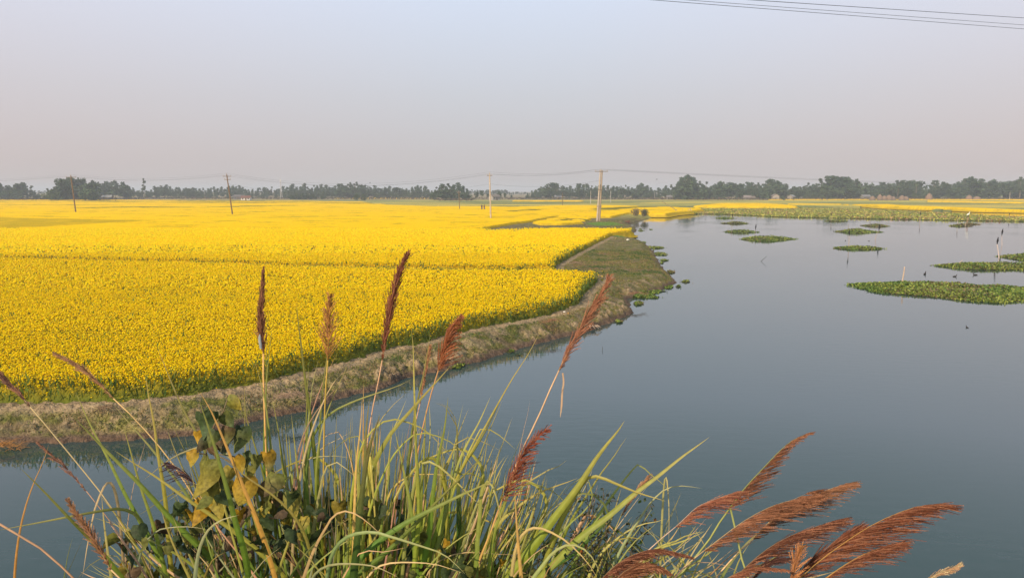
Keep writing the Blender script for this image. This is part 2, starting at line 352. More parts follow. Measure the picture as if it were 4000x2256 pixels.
me = npmesh('mustard_canopy', V, remap[fa], M_crop, Ccan.reshape(-1, 3)[used], True)
mc = link('mustard_field', me)
tag(mc, 'bright yellow flowering mustard crop covering the flat fields from the near bank to the tree line', 'crop', kind='stuff')

# flower heads and leaves, thinning out in number and growing coarser with distance
def scatter(n, y0, y1, x0=-.84, x1=.80, pw=2):
    # area-uniform samples in the wedge
    y = np.sqrt(rng.uniform(y0*y0, y1*y1, n)); return rng.uniform(x0, x1, n)*y, y
OCT = np.array([[1, 0, 0], [0, 1, 0], [-1, 0, 0], [0, -1, 0], [0, 0, .75], [0, 0, -.6]], float)
OF = np.array([[0, 1, 4], [1, 2, 4], [2, 3, 4], [3, 0, 4], [1, 0, 5], [2, 1, 5], [3, 2, 5], [0, 3, 5]])
def blobs(x, y, z, r, flat=1.0, low=False):
    n = len(x); th = rng.uniform(0, 6.28, n); c, s = np.cos(th), np.sin(th)
    O = OCT[None]*(1+rng.uniform(-.35, .35, (n, 6, 1))); T = OF if not low else OF[:4]
    px = (O[..., 0]*c[:, None]-O[..., 1]*s[:, None])*r[:, None]+x[:, None]
    py = (O[..., 0]*s[:, None]+O[..., 1]*c[:, None])*r[:, None]+y[:, None]
    pz = O[..., 2]*r[:, None]*flat+z[:, None]
    V = np.stack([px, py, pz], -1).reshape(-1, 3); Fi = (T[None]+np.arange(n)[:, None, None]*6).reshape(-1, 3)
    return V, Fi
def parcel_d(x, y):
    dd = np.full(x.shape, -1e9)
    for P in PARCELS:
        P = np.asarray(P)
        if P[:, 1].min() < 200: dd = np.maximum(dd, sdf(P, x, y))
    return dd
VV, FF, CC = [], [], []; nv = 0
for (y0, y1, dens, r0, low) in [(17, 26, 330, .032, False), (26, 38, 220, .040, False), (38, 60, 95, .062, False), (60, 100, 15, .11, True)]:
    area = .5*(.84+.80)*(y1*y1-y0*y0); x, y = scatter(int(area*dens), y0, y1)
    dp = parcel_d(x, y); k = dp > .03; x, y, dp = x[k], y[k], dp[k]
    b_ = bloom_at(x, y, dp+.12, gapmask(x, y)); pr = np.clip(b_*1.15, 0, 1)*np.where(y < 50, .80+.20*sstep(.38, .5, fbm(x*1.3, y*1.3, 3, 77)), 1)
    k = rng.random(len(x)) < pr
    x, y, dp = x[k], y[k], dp[k]; n = len(x)
    e = sstep(0, .45, dp)
    z = G+H-.12+rng.normal(0, .06, n)-rng.random(n)**2.2*.62*(1-e)-.04+.05*(fbm(x*.8, y*.8, 2, 5)-.5)
    r = r0*rng.uniform(.6, 1.3, n)
    v, f = blobs(x, y, z, r, .9, low); VV.append(v); FF.append(f+nv); nv += len(v)
    c = np.array([.98, .72, .010])[None]*rng.uniform(.85, 1.06, (n, 1)); c[:, 1] *= rng.uniform(.90, 1.06, n)
    c[:, 0] *= rng.uniform(.9, 1.0, n); CC.append(np.repeat(c, 6, 0))
me = npmesh('mustard_blossom', np.vstack(VV), np.vstack(FF), M_petal, np.vstack(CC))
o = link('blossom', me, mc); tag(o, kind='stuff')
# leaves and stems
def quads(x, y, z, w, l, lean, col):
    n = len(x); th = rng.uniform(0, 6.28, n); c, s = np.cos(th), np.sin(th); a = rng.uniform(lean[0], lean[1], n); ph = rng.uniform(0, 6.28, n)
    ex, ey, ez = np.cos(ph)*np.sin(a), np.sin(ph)*np.sin(a), np.cos(a)
    b0 = np.stack([x-c*w/3, y-s*w/3, z], -1); b1 = np.stack([x+c*w/3, y+s*w/3, z], -1)
    m0 = np.stack([x-c*w+ex*l*.5, y-s*w+ey*l*.5, z+ez*l*.5], -1); m1 = np.stack([x+c*w+ex*l*.5, y+s*w+ey*l*.5, z+ez*l*.5], -1)
    t = np.stack([x+ex*l*1.0, y+ey*l*1.0, z+ez*l*.92], -1)
    V = np.stack([b0, b1, m1, t, m0], 1).reshape(-1, 3); Fi = np.arange(n*5).reshape(-1, 5)
    return V, Fi, np.repeat(col, 5, 0)
V_, F_, C_ = [], [], []; nv = 0
for (y0, y1, dens, inner) in [(17, 30, 260, True), (30, 45, 130, True), (45, 70, 40, True)]:
    area = .5*1.64*(y1*y1-y0*y0); x, y = scatter(int(area*dens), y0, y1); dp = parcel_d(x, y)
    k = (dp > -.06) & ((dp < .7) | (rng.random(len(x)) < .16)); x, y, dp = x[k], y[k], dp[k]; n = len(x)
    z = G+rng.uniform(0, .5, n); k2 = dp > .7; z = np.where(k2, G+H-.30+rng.uniform(-.05, .06, n), z)
    g = rng.uniform(.7, 1.3, (n, 1))*np.array([[.095, .155, .026]]); g[:, 0] *= rng.uniform(.8, 1.5, n)
    sc = 1 if y1 < 31 else (1.5 if y1 < 46 else 2.2)
    v, f, c = quads(x, y, z, rng.uniform(.008, .024, n)*sc, rng.uniform(.12, .30, n), (.05, .7), g); V_.append(v); F_.append(f+nv); C_.append(c); nv += len(v)
o = link('leaves', npmesh('mustard_leaf', np.vstack(V_), np.vstack(F_), M_leafy, np.vstack(C_)), mc); tag(o, kind='stuff')

# ------------------------------------------------------------------ bank grass
V_, F_, C_ = [], [], []; nv = 0
for (y0, y1, dens, s_) in [(17, 24, 520, 1), (24, 36, 300, 1.25), (36, 70, 130, 1.8), (70, 140, 10, 3)]:
    area = .5*1.6*(y1*y1-y0*y0); x, y = scatter(int(area*dens), y0, y1, -.8, .45)
    ds_ = sdf(LAND, x, y); k = (ds_ > .25) & (ds_ < 16); x, y, ds_ = x[k], y[k], ds_[k]
    dp = parcel_d(x, y); cov = fbm(x*.9, y*.9, 4, 31)*.6+fbm(x*3.1, y*3.1, 2, 33)*.4
    k = (dp < 0) & (rng.random(len(x)) < sstep(.34, .56, cov+.10*np.sin(y*3.2+np.sin(x*.8)*1.5)*(x > -1))*np.where(dp > -.6, .10, 1)*(1-.8*clod_w(x, y, ds_)*(fbm(x*4.6, y*4.6, 3, 21) > .5))); x, y, ds_ = x[k], y[k], ds_[k]; n = len(x)
    z = ground_h(x, y, ds_, parcel_d(x, y))[1]-.01
    pick = rng.random((n, 1)); dry = fbm(x*.5+7, y*1.6, 4, 61)[:, None]
    g = np.where(pick+(dry-.5)*1.6 < .62, np.array([[.155, .180, .036]]), np.array([[.30, .20, .095]]))*rng.uniform(.45, 1.35, (n, 1))
    g = np.where((fbm(x*.7, y*.7, 3, 81)[:, None] > .60) & (ds_[:, None] > .5), np.array([[.06, .115, .022]])*rng.uniform(.7, 1.2, (n, 1)), g)
    v, f, c = quads(x, y, z, rng.uniform(.005, .013, n)*s_, rng.uniform(.04, .12, n)*(.75+.25*s_), (.1, 1.1), g); V_.append(v); F_.append(f+nv); C_.append(c); nv += len(v)
o = link('bank_grass', npmesh('bank_grass', np.vstack(V_), np.vstack(F_), M_grass, np.vstack(C_)))
tag(o, 'short olive and dry grass growing on the bank between crop and water', 'grass', kind='stuff')

# ------------------------------------------------------------------ far trees
def leafcloud(blobs_, n, size, rnd, base):
    V, Fc, C = [], [], []
    for i in range(n):
        (cx, cy, cz, rx, rz) = rnd.choice(blobs_)
        while True:
            p = Vector((rnd.uniform(-1, 1), rnd.uniform(-1, 1), rnd.uniform(-1, 1)))
            if .25 < p.length < 1: break
        p = Vector((cx+p.x*rx, cy+p.y*rx, cz+p.z*rz)); s = size*rnd.uniform(.6, 1.4)
        a = Vector((rnd.gauss(0, 1), rnd.gauss(0, 1), rnd.gauss(0, 1))).normalized(); b_ = a.orthogonal().normalized(); b2 = a.cross(b_)
        k = len(V); V += [p+b_*s, p+b2*s*.8, p-b_*s, p-b2*s*.8]; Fc.append((k, k+1, k+2, k+3))
        g = rnd.uniform(.75, 1.25); C += [(base[0]*g, base[1]*g, base[2]*g)]*4
    return V, Fc, C
def make_tree_meshes(kind, seed):
    rnd = random.Random(seed); bl = []; tb = MB(); bk = (.20, .165, .125)
    if kind == 'slim':                              # tall eucalyptus-like: bare pole below, narrow layered crown
        tb.tube([(0, 0, -.3), (.1, 0, 4), (rnd.uniform(-.3, .3), .1, 9), (0, 0, 12.5)], [.22, .17, .11, .04], 6, bk)
        z = rnd.uniform(2.2, 3.4)
        while z < 13.4:
            r = 2.1*(1-abs((z-8)/8.4)**1.8)*rnd.uniform(.6, 1.15)+.25; ox, oy = rnd.uniform(-1, 1)*.9, rnd.uniform(-1, 1)*.8
            bl.append((ox, oy, z, r, r*.75)); tb.tube([(0, 0, z-1.0), (ox, oy, z)], [.06, .02], 4, bk); z += rnd.uniform(.55, 1.0)
        n = 520; base = (.062, .105, .055)
    elif kind == 'round':                           # mango-like: broad dark crown on a short trunk
        tb.tube([(0, 0, -.3), (.1, 0, 1.5), (0, .1, 4)], [.4, .3, .2], 7, bk)
        for i in range(11):
            a = rnd.uniform(0, 6.28); rr = rnd.uniform(0, 3.1); z = 5.6+rnd.uniform(-2.6, 3.4)-rr*.35
            bl.append((math.cos(a)*rr, math.sin(a)*rr, z, rnd.uniform(1.2, 2.1), rnd.uniform(1.0, 1.6)))
            tb.tube([(0, 0, 2.5), (math.cos(a)*rr*.5, math.sin(a)*rr*.5, z*.7), (math.cos(a)*rr, math.sin(a)*rr, z)], [.14, .09, .03], 4, bk)
        n = 560; base = (.055, .088, .042)
    elif kind == 'open':                            # tall loose crown in clumps with gaps
        tb.tube([(0, 0, -.3), (.2, 0, 4), (-.1, 0, 8), (.1, 0, 11)], [.3, .22, .14, .06], 6, bk)
        for i in range(9):
            a = rnd.uniform(0, 6.28); rr = rnd.uniform(.6, 2.5); z = rnd.uniform(6, 13)
            bl.append((math.cos(a)*rr, math.sin(a)*rr, z, rnd.uniform(.9, 1.5), rnd.uniform(.7, 1.1)))
            tb.tube([(0, 0, z*.6), (math.cos(a)*rr, math.sin(a)*rr, z)], [.1, .03], 4, bk)
        n = 430; base = (.068, .102, .055)
    elif kind == 'bushy':                           # bamboo / low thicket reaching the ground
        for i in range(13):
            a = rnd.uniform(0, 6.28); rr = rnd.uniform(0, 3.4); z = rnd.uniform(1, 7.2)*(1-rr/7)
            bl.append((math.cos(a)*rr, math.sin(a)*rr, z, rnd.uniform(1.1, 1.9), rnd.uniform(1, 1.7)))
        for i in range(6):
            a = rnd.uniform(0, 6.28); tb.tube([(math.cos(a)*.5, math.sin(a)*.5, -.3), (math.cos(a)*1.2, math.sin(a)*1.2, 5)], [.07, .03], 4, bk)
        n = 460; base = (.064, .10, .045)
    else:                                           # palm: bare stem and a fountain of fronds
        tb.tube([(0, 0, -.3), (.2, 0, 4), (0, 0, 9.5)], [.22, .17, .14], 6, bk)
        V, Fc, C = [], [], []
        for i in range(26):
            a = i*2.4; el = rnd.uniform(-.5, 1.2); P = []
            for s in range(6):
                t = s/5; P.append(Vector((math.cos(a)*t*2.4*math.cos(el), math.sin(a)*t*2.4*math.cos(el), 9.5+t*2.2*math.sin(el)-t*t*1.3)))
            sd = Vector((-math.sin(a), math.cos(a), 0))
            for s in range(5):
                ww = .38*(1-abs(s-2)/4); k = len(V)
                V += [P[s]+sd*ww, P[s]-sd*ww+Vector((0, 0, .1)), P[s+1]-sd*ww*.8, P[s+1]+sd*ww*.8]; Fc.append((k, k+1, k+2, k+3)); C += [(.07, .10, .04)]*4
        return (npmesh('palm_crown', V, np.array(Fc), M_tree, C), tb.mesh('palm_trunk', M_bark), 11.5)
    V, Fc, C = leafcloud(bl, n, .46, rnd, base)
    zs = max(v.z for v in V)
    return (npmesh(kind+'_crown', V, np.array(Fc), M_tree, C), tb.mesh(kind+'_trunk', M_bark), zs)
KINDS = {'slim': [make_tree_meshes('slim', s) for s in (1, 2, 3, 4)], 'round': [make_tree_meshes('round', s) for s in (5, 6, 7)],
         'open': [make_tree_meshes('open', s) for s in (8, 9, 10)], 'bushy': [make_tree_meshes('bushy', s) for s in (11, 12, 13)], 'palm': [make_tree_meshes('palm', 14)]}
KNAME = {'slim': 'slender_tree', 'round': 'broad_tree', 'open': 'tall_tree', 'bushy': 'bushy_tree', 'palm': 'palm_tree'}
def tree(kind, sx, stop, dep, label, group=None, wide=1.0, zb=G, cat='tree', jy=0):
    cr_, tr_, zs = random.choice(KINDS[kind])
    top = CAMZ-(stop-743.8)/F*dep                   # real height of the top at that distance
    h = max((top-zb)*1.10, 2.0); s = h/zs
    o = empty(KNAME[kind], ((sx-2000)/F*dep, dep+jy, zb), random.uniform(0, 6.28)); ws = s*wide*random.uniform(.9, 1.15)
    c = link('crown', cr_, o); t = link('trunk', tr_, o)
    for q in (c, t): q.scale = (ws, ws, s)
    tag(o, label, cat, group); TREES.append((o, sx, stop, group)); return o
TREES = []
WV, WF, WC, WN = [], [], [], [0]
CACHE = {}
def filler(kind, sx, stop, dep, wide=1.0):
    """undergrowth and back rows of a wood that read as one mass"""
    me, _, zs = random.choice(KINDS[kind])
    if me.name not in CACHE:
        v = np.zeros(len(me.vertices)*3, dtype=np.float32); me.vertices.foreach_get('co', v); f = np.array([list(p.vertices) for p in me.polygons]); c = np.zeros(len(me.vertices)*4, dtype=np.float32); me.color_attributes['tint'].data.foreach_get('color', c)
        CACHE[me.name] = (v.reshape(-1, 3), f, c.reshape(-1, 4)[:, :3])
    v, f, c = CACHE[me.name]; h = max((CAMZ-(stop-743.8)/F*dep-G)*1.08, 2.0); sz = h/zs; ws = sz*wide; a = random.uniform(0, 6.28)
    q = np.stack([(v[:, 0]*math.cos(a)-v[:, 1]*math.sin(a))*ws+(sx-2000)/F*dep, (v[:, 0]*math.sin(a)+v[:, 1]*math.cos(a))*ws+dep, v[:, 2]*sz+G], 1)
    WV.append(q); WF.append(f+WN[0]); WC.append(c*random.uniform(.85, 1.15)); WN[0] += len(v)
R1 = [(0,188),(60,215),(130,240),(200,225),(250,185),(300,205),(350,235),(400,262),(440,285),(470,330),(490,335),(500,275),(560,235),(620,190),(700,170),(780,165),(860,160),(920,170),(965,200),(990,215),(1050,210),(1120,190),(1190,175),(1240,210),(1280,185),(1320,215),(1370,250),(1420,250),(1500,265),(1560,250),(1620,235),(1690,220),(1750,240),(1820,240),(1900,240),(1965,225),(2040,250),(2120,255),(2200,235),(2260,250),(2350,235),(2450,230),(2510,260),(2570,265)]
R2 = [(0,265),(60,245),(150,230),(200,260),(300,225),(390,220),(490,215),(550,230),(660,215),(740,235),(800,230),(870,215),(930,205),(1010,200),(1080,210),(1150,235),(1220,235),(1280,235),(1360,220),(1420,255),(1500,240),(1560,245),(1650,235),(1720,220),(1790,265),(1830,240),(1870,195),(1940,215),(2000,215),(2040,210),(2110,220),(2150,260),(2175,300),(2576,310)]
R3 = [(0,325),(140,325),(160,285),(180,270),(240,245),(290,235),(340,220),(430,210),(480,235),(540,220),(600,240),(660,215),(740,225),(800,230),(860,210),(930,240),(1010,215),(1060,235),(1140,225),(1200,235),(1270,205),(1310,205),(1370,230),(1430,255),(1500,240),(1560,235),(1640,205),(1690,150),(1740,130),(1790,150),(1830,190),(1860,195),(1930,195),(2000,220),(2060,195),(2130,195),(2200,215),(2250,205),(2300,190),(2370,180),(2440,200),(2510,200),(2576,170)]
R4 = [(0,180),(80,170),(140,210),(200,245),(250,225),(320,215),(380,205),(450,200),(510,180),(600,140),(660,160),(730,150),(800,170),(860,175),(920,205),(980,210),(1050,215),(1130,195),(1200,200),(1250,215),(1290,185),(1380,185),(1450,180),(1520,210),(1600,215),(1670,165),(1730,185),(1800,215),(1880,185),(1950,160),(2010,150),(2080,155),(2120,185),(2200,170),(2260,190),(2330,180),(2400,195),(2490,150),(2550,190),(2576,200)]
sk = [(x*.3882+1000*i, 640+y*.3882) for i, RR in enumerate((R1, R2, R3, R4)) for x, y in RR]
SKX = np.array([p[0] for p in sk]); SKY = np.array([p[1] for p in sk])
SEG = [(0, 178, 500, 'grey-green tree in the hazy grove at the far left edge of the fields', 'trees of the grove at the left edge'),
       (192, 380, 430, 'tall leafy tree in the rounded grove behind the leftmost utility pole', 'trees of the grove behind the leftmost pole'),
       (380, 535, 520, 'pale grey tree in the wood just right of the leftmost grove', 'trees between the leftmost grove and the lone tall tree'),
       (535, 905, 590, 'low hazy tree in the far row left of the leaning utility pole', 'hazy trees left of the leaning pole'),
       (905, 1280, 600, 'hazy tree in the far row behind the thin telecom mast', 'hazy trees behind the telecom mast'),
       (1280, 1700, 570, 'slender blue-green tree in the dense row left of the dark clump', 'trees left of the dark clump'),
       (1700, 1840, 440, 'dark green tree in the nearer clump left of the tall concrete pole', 'trees of the nearer dark clump'),
       (2062, 2340, 530, 'bluish tree in the far row just left of the twin pole', 'trees left of the twin pole'),
       (2352, 2625, 530, 'slender blue-green tree in the far row right of the twin pole', 'trees right of the twin pole'),
       (2640, 3000, 480, 'slender pale-stemmed tree in the row behind the fishing net frame', 'trees behind the fishing net frame'),
       (3000, 3330, 490, 'dark tree above the village houses right of the middle', 'trees above the village houses'),
       (3330, 3700, 500, 'blue-green tree standing behind the row of haystacks', 'trees behind the haystacks'),
       (3700, 4060, 500, 'dense blue-green tree in the wood at the right edge', 'trees of the wood at the right edge')]
for (a, b_, dep, lab, grp) in SEG:
    x = a
    while x < b_:
        y = float(np.interp(x, SKX, SKY)); r_ = random.random(); loc = dep+random.uniform(-18, 22)
        if a == 0 or a == 192: k = 'round' if r_ < .45 else ('open' if r_ < .8 else 'slim')
        elif a >= 3000: k = 'slim' if r_ < .5 else ('round' if r_ < .64 else ('open' if r_ < .92 else 'bushy'))
        else: k = 'slim' if r_ < .7 else ('open' if r_ < .9 else ('round' if r_ < .95 else 'bushy'))
        tree(k, x, y+random.uniform(-5, 9), loc, lab, grp, wide=1.0)
        filler(random.choice(['slim', 'open']), x+random.uniform(-5, 5), y+random.uniform(3, 14), loc+35, wide=1.3)
        if True:
            filler('bushy' if random.random() < .6 else 'round', x+random.uniform(-6, 6), min(y+random.uniform(14, 30), 760), loc-12, wide=1.6)
        x += random.uniform(11, 18)*510/dep
# single out the trees that can be pointed to: ends and tops of each row, and those behind a landmark
WHERE = {g: w_ for g, w_ in zip([q[4] for q in SEG], ['the hazy grove at the far left edge', 'the rounded grove behind the leftmost pole', 'the pale wood right of the leftmost grove', 'the low far row left of the leaning pole',
    'the far row behind the telecom mast', 'the dense row left of the dark clump', 'the nearer dark clump', 'the far row left of the twin pole', 'the far row right of the twin pole', 'the row behind the net frame', 'the wood above the village houses', 'the wood behind the haystacks', 'the wood at the right edge'])}
for g, w_ in WHERE.items():
    T_ = sorted([t for t in TREES if t[3] == g], key=lambda t: t[1]); done = set()
    def mark(t, lab):
        if t[0].name not in done: t[0]['label'] = lab; done.add(t[0].name)
    mark(T_[0], 'leftmost tree of '+w_); mark(T_[-1], 'rightmost tree of '+w_)
    tall = [t for t in sorted(T_, key=lambda t: t[2]) if t[0].name not in done]
    mark(tall[0], 'tallest tree of '+w_); mark(tall[1], 'second tallest tree of '+w_); mark(T_[1], 'second tree from the left in '+w_); mark(T_[-2], 'second tree from the right in '+w_)
    mark(min([t for t in T_ if t[0].name not in done], key=lambda t: abs(t[1]-(T_[0][1]+T_[-1][1])/2)), 'tree standing exactly in the middle of '+w_)
    mark(min([t for t in T_ if t[0].name not in done], key=lambda t: -t[2]), 'lowest, bushiest tree of '+w_)
for lx, lab in [(290, 'tree directly behind the leftmost utility pole'), (897, 'hazy tree directly behind the leaning utility pole'), (1105, 'hazy tree directly behind the telecom mast'), (1071, 'hazy tree behind the short white pole left of the mast'),
                (1462, 'tree behind the short pale pole right of the green bushes'), (1558, 'tree behind the short pale pole left of the dark clump'), (1795, 'dark tree directly behind the thin brown pole with one crossarm'), (2197, 'tree directly behind the thin dark pole in the green strip'),
                (2307, 'tree directly behind the thin pale pole left of the twin pole'), (2385, 'tree directly behind the thin pale pole right of the twin pole'), (2557, 'tree behind the short pale pole left of the tallest tree'), (2884, 'tree directly behind the slim white pole in the right half'),
                (3354, 'tree directly behind the white pole left of the haystacks'), (3505, 'tree directly behind the leaning brown pole among the haystacks'), (3617, 'tree directly behind the tallest haystack'), (3647, 'tree directly behind the white pole right of the haystacks'),
                (3020, 'tree rising straight behind the white gabled house'), (3082, 'tree rising straight behind the tin-roofed house'), (2918, 'tree rising straight behind the long low whitish shed'), (970, 'hazy tree straight behind the bright white shed'), (3772, 'tree straight behind the lone round haystack'), (3943, 'tree straight behind the thin pale pole near the right edge')]:
    c_ = [t for t in TREES if t[3] in WHERE and t[0]['label'] in [q[3] for q in SEG]]
    t = min(c_, key=lambda t: abs(t[1]-lx))
    if abs(t[1]-lx) < 30: t[0]['label'] = lab
# farther, paler wood seen through the gap beside the tall concrete pole
x = 1835
while x < 2072:
    filler(random.choice(['slim', 'round', 'open']), x, random.uniform(741.5, 749) if x < 1990 else random.uniform(749, 754), random.uniform(800, 900), wide=1.5); x += random.uniform(6, 10)
x = 165
while x < 205:
    filler('open', x, random.uniform(744, 750), 850, wide=1.4); x += 8
tree('open', 575, 703, 470, 'lone bare-stemmed tree with a small tufted crown standing high above the left tree row', wide=.5)
tree('palm', 2288, 716, 520, 'small-crowned palm rising above the trees left of the twin pole')
tree('open', 2665, 692, 455, 'tallest tree of the row, with a loose rounded crown behind the net frame', wide=.95)
tree('open', 2690, 697, 460, 'second tallest loose-crowned tree beside the tallest one behind the net frame', wide=.95)
tree('slim', 3233, 694, 470, 'tallest dark tree of the right-hand wood, above a pale trunk', wide=1.7)
tree('slim', 3285, 697, 475, 'tall narrow tree just right of the tallest dark tree of the right-hand wood', wide=1.7)
tree('open', 3968, 698, 470, 'tall tree with a rounded tuft on a thin stem near the right edge', wide=1.0)
tree('palm', 3565, 711, 480, 'spindly tree leaning above the haystacks on the right')
tree('bushy', 1396, 757, 420, 'low rounded green bush standing apart at the edge of the yellow strips', wide=.9)
tree('bushy', 1424, 758, 422, 'pale green bush right beside the rounded one at the edge of the yellow strips', wide=.9)
for i, (x, y) in enumerate([(1145, 760), (1165, 757), (1187, 756), (1207, 757), (1230, 760), (1262, 762)]):
    tree('bushy', x, y, 470, 'low dark bush of the long thicket below the telecom mast', 'bushes of the dark thicket below the mast', wide=1.7, cat='bush')
for i, (x, y) in enumerate([(1862, 751), (1882, 746), (1905, 758), (1950, 750), (1972, 754), (1998, 763)]):
    tree('round', x, y, 455, 'small dark tree beside the lone hut by the tall concrete pole', 'small trees by the hut', wide=.8)
tree('bushy', 3050, 764, 440, 'leafy bush half hiding the white gabled house', wide=1.0)
tree('bushy', 3100, 762, 470, 'banana-like clump of pale leaves between the village houses', wide=1.2)
for x, y in [(3075, 755), (3145, 752), (3175, 750), (3560, 752), (3600, 752), (3730, 755), (3690, 757)]:
    tree('bushy', x, y, 468, 'low leafy garden tree at the foot of the right-hand wood', 'low garden trees on the right', wide=1.3)

tag(link('distant_wood', npmesh('distant_wood', np.vstack(WV), np.vstack(WF), M_tree, np.vstack(WC))), 'hazy mass of undergrowth and back-row trees filling the distant woods', 'wood', kind='stuff')
# ragged brown scrub along the foot of the woods
V, Fc, C = [], [], []
for x in np.arange(-60, 4060, 2.2):
    if 1860 < x < 1990 and random.random() < .5: continue
    dep = 425 if x < 178 or x > 200 else 430
    dep = float(np.interp(x, [0, 400, 600, 1700, 1720, 1840, 1860, 2600, 2640, 4000], [420, 425, 500, 490, 415, 415, 480, 470, 450, 455]))+random.uniform(-8, 8)
    for k_ in range(3):
        p = Vector(((x+random.uniform(-2, 2)-2000)/F*dep, dep+random.uniform(-2, 2), G+random.uniform(.1, 1.1))); s = random.uniform(.35, .75)
        a = Vector((random.gauss(0, 1), random.gauss(0, 1), random.gauss(0, .6))).normalized(); b_ = a.orthogonal().normalized(); b2 = a.cross(b_); k = len(V)
        V += [p+b_*s, p+b2*s*.6, p-b_*s, p-b2*s*.6]; Fc.append((k, k+1, k+2, k+3)); g = random.uniform(.7, 1.3)
        base = random.choice([(.13, .09, .065), (.10, .085, .05), (.07, .08, .035)]); C += [tuple(q*g for q in base)]*4
tag(link('scrub', npmesh('scrub', V, np.array(Fc), M_tree, C)), 'low brown and dull green scrub along the foot of the distant woods', 'scrub', kind='stuff')

# ------------------------------------------------------------------ village
def house(sx, dep, w_, h_, label, wall=(.55, .5, .44), roof=(.25, .2, .18), rz=0.1, gable=True, name='village_house'):
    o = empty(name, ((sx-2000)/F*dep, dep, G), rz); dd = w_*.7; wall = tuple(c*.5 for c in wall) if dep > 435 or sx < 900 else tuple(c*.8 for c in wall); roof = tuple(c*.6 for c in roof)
    mb = MB(); mb.add([(-w_/2, -dd/2, -.2), (w_/2, -dd/2, -.2), (w_/2, dd/2, -.2), (-w_/2, dd/2, -.2), (-w_/2, -dd/2, h_), (w_/2, -dd/2, h_), (w_/2, dd/2, h_), (-w_/2, dd/2, h_), (-w_/2, 0, h_+w_*.2), (w_/2, 0, h_+w_*.2)],
        [(0, 1, 5, 4), (2, 3, 7, 6), (1, 2, 6, 9, 5), (3, 0, 4, 8, 7)], wall); link('wall', mb.mesh('wall', M_wall), o)
    mb = MB(); e = .45; hr = h_+w_*.2; sl = (hr-h_)/(dd/2); lo = h_-e*sl
    for s in (-1, 1):
        P = [(-w_/2-e, s*(dd/2+e), lo+.06), (w_/2+e, s*(dd/2+e), lo+.06), (w_/2+e, 0, hr+.06), (-w_/2-e, 0, hr+.06)]
        mb.add(P+[(x, y, z+.07) for x, y, z in P], [(0, 1, 2, 3), (4, 5, 6, 7), (0, 1, 5, 4), (1, 2, 6, 5), (3, 0, 4, 7)], roof)
    link('roof', mb.mesh('roof', M_wall), o)
    mb = MB(); mb.box((w_*.05, -dd/2-.03, h_*.4), (.9, .08, h_*.8), col=(.10, .07, .05)); link('door', mb.mesh('door', M_wood), o)
    for q in (-.3, .33):
        mb = MB(); mb.box((w_*q, -dd/2-.03, h_*.58), (.8, .08, .8), col=(.06, .06, .07)); link('window', mb.mesh('window', M_wood), o)
    tag(o, label, 'house'); return o
house(970, 430, 5, 1.5, 'long low shed with a bright white wall just right of the leaning pole', (.85, .8, .75), (.30, .14, .10), 0)
house(940, 470, 5, 1.8, 'tiny grey hut left of the bright white shed', (.3, .28, .26), (.22, .2, .2), 0)
house(1932, 430, 5.5, 2.2, 'small pale hut with a thatched roof behind the tall concrete pole', (.40, .37, .34), (.28, .24, .2), .7)
house(240, 425, 5, 1.6, 'pale tin-roofed house at the foot of the leftmost rounded grove', (.34, .32, .30), (.5, .5, .47), .2)
house(432, 445, 5, 1.8, 'ochre house with a grey roof half hidden right of the leftmost grove', (.42, .30, .2), (.4, .4, .38), .1)
house(2614, 470, 4.5, 1.6, 'low shed with a white wall under the trees left of the tallest tree', (.6, .57, .54), (.3, .28, .27), 0)
house(2918, 455, 6, 1.4, 'long low whitish shed under the trees in the middle of the right half', (.55, .52, .50), (.36, .3, .28), 0)
house(3020, 452, 5.5, 2.4, 'white house with a steep gable facing the fields', (.62, .57, .53), (.45, .36, .33), 1.4)
house(3082, 455, 4.6, 2.0, 'second pale house with a tin roof right of the steep-gabled one', (.5, .47, .45), (.5, .48, .47), .9)
house(3370, 458, 4.5, 2.0, 'pale blue-grey house half hidden left of the haystacks', (.45, .48, .5), (.33, .32, .33), .1)
house(2178, 505, 4, 1.5, 'small light hut under the trees left of the twin pole', (.5, .5, .5), (.4, .4, .42), .1)
def haystack(sx, dep, r, h, label=None):
    mb = MB(); prof = [(1, 0), (1.05, .25), (.98, .5), (.72, .75), (.35, .92), (.06, 1.0)]; V = []; K = 14
    for (pr, pz) in prof:
        for j in range(K):
            a = 2*math.pi*j/K; q = pr*r*random.uniform(.92, 1.06); V.append((math.cos(a)*q, math.sin(a)*q, pz*h))
    Fc = [(i*K+j, i*K+(j+1) % K, (i+1)*K+(j+1) % K, (i+1)*K+j) for i in range(len(prof)-1) for j in range(K)]; Fc.append(tuple((len(prof)-1)*K+j for j in range(K)))
    mb.add(V, Fc, (.22, .15, .105)); mb.tube([(0, 0, h*.9), (0, 0, h*1.18)], .05, 5, (.2, .15, .1))
    o = link('haystack', mb.mesh('haystack', M_bark, True), None, ((sx-2000)/F*dep, dep, G))
    tag(o, label or 'round brown haystack in the row at the foot of the right-hand wood', 'haystack', 'haystacks in front of the right-hand wood'); return o
for sx, r, h in [(3398, 1.6, 2.4), (3426, 1.5, 3.4), (3443, 1.7, 2.6), (3462, 1.9, 3.0), (3478, 1.4, 2.2), (3512, 1.7, 2.8), (3527, 1.6, 2.3)]: haystack(sx, 440, r, h)
haystack(3617, 440, 1.8, 4.0, 'tallest haystack, standing alone right of the haystack row'); haystack(3772, 440, 1.8, 3.0, 'lone round haystack before the dense wood at right')
haystack(3803, 440, 2.2, 2.2, 'flat wide haystack right of the lone round one')
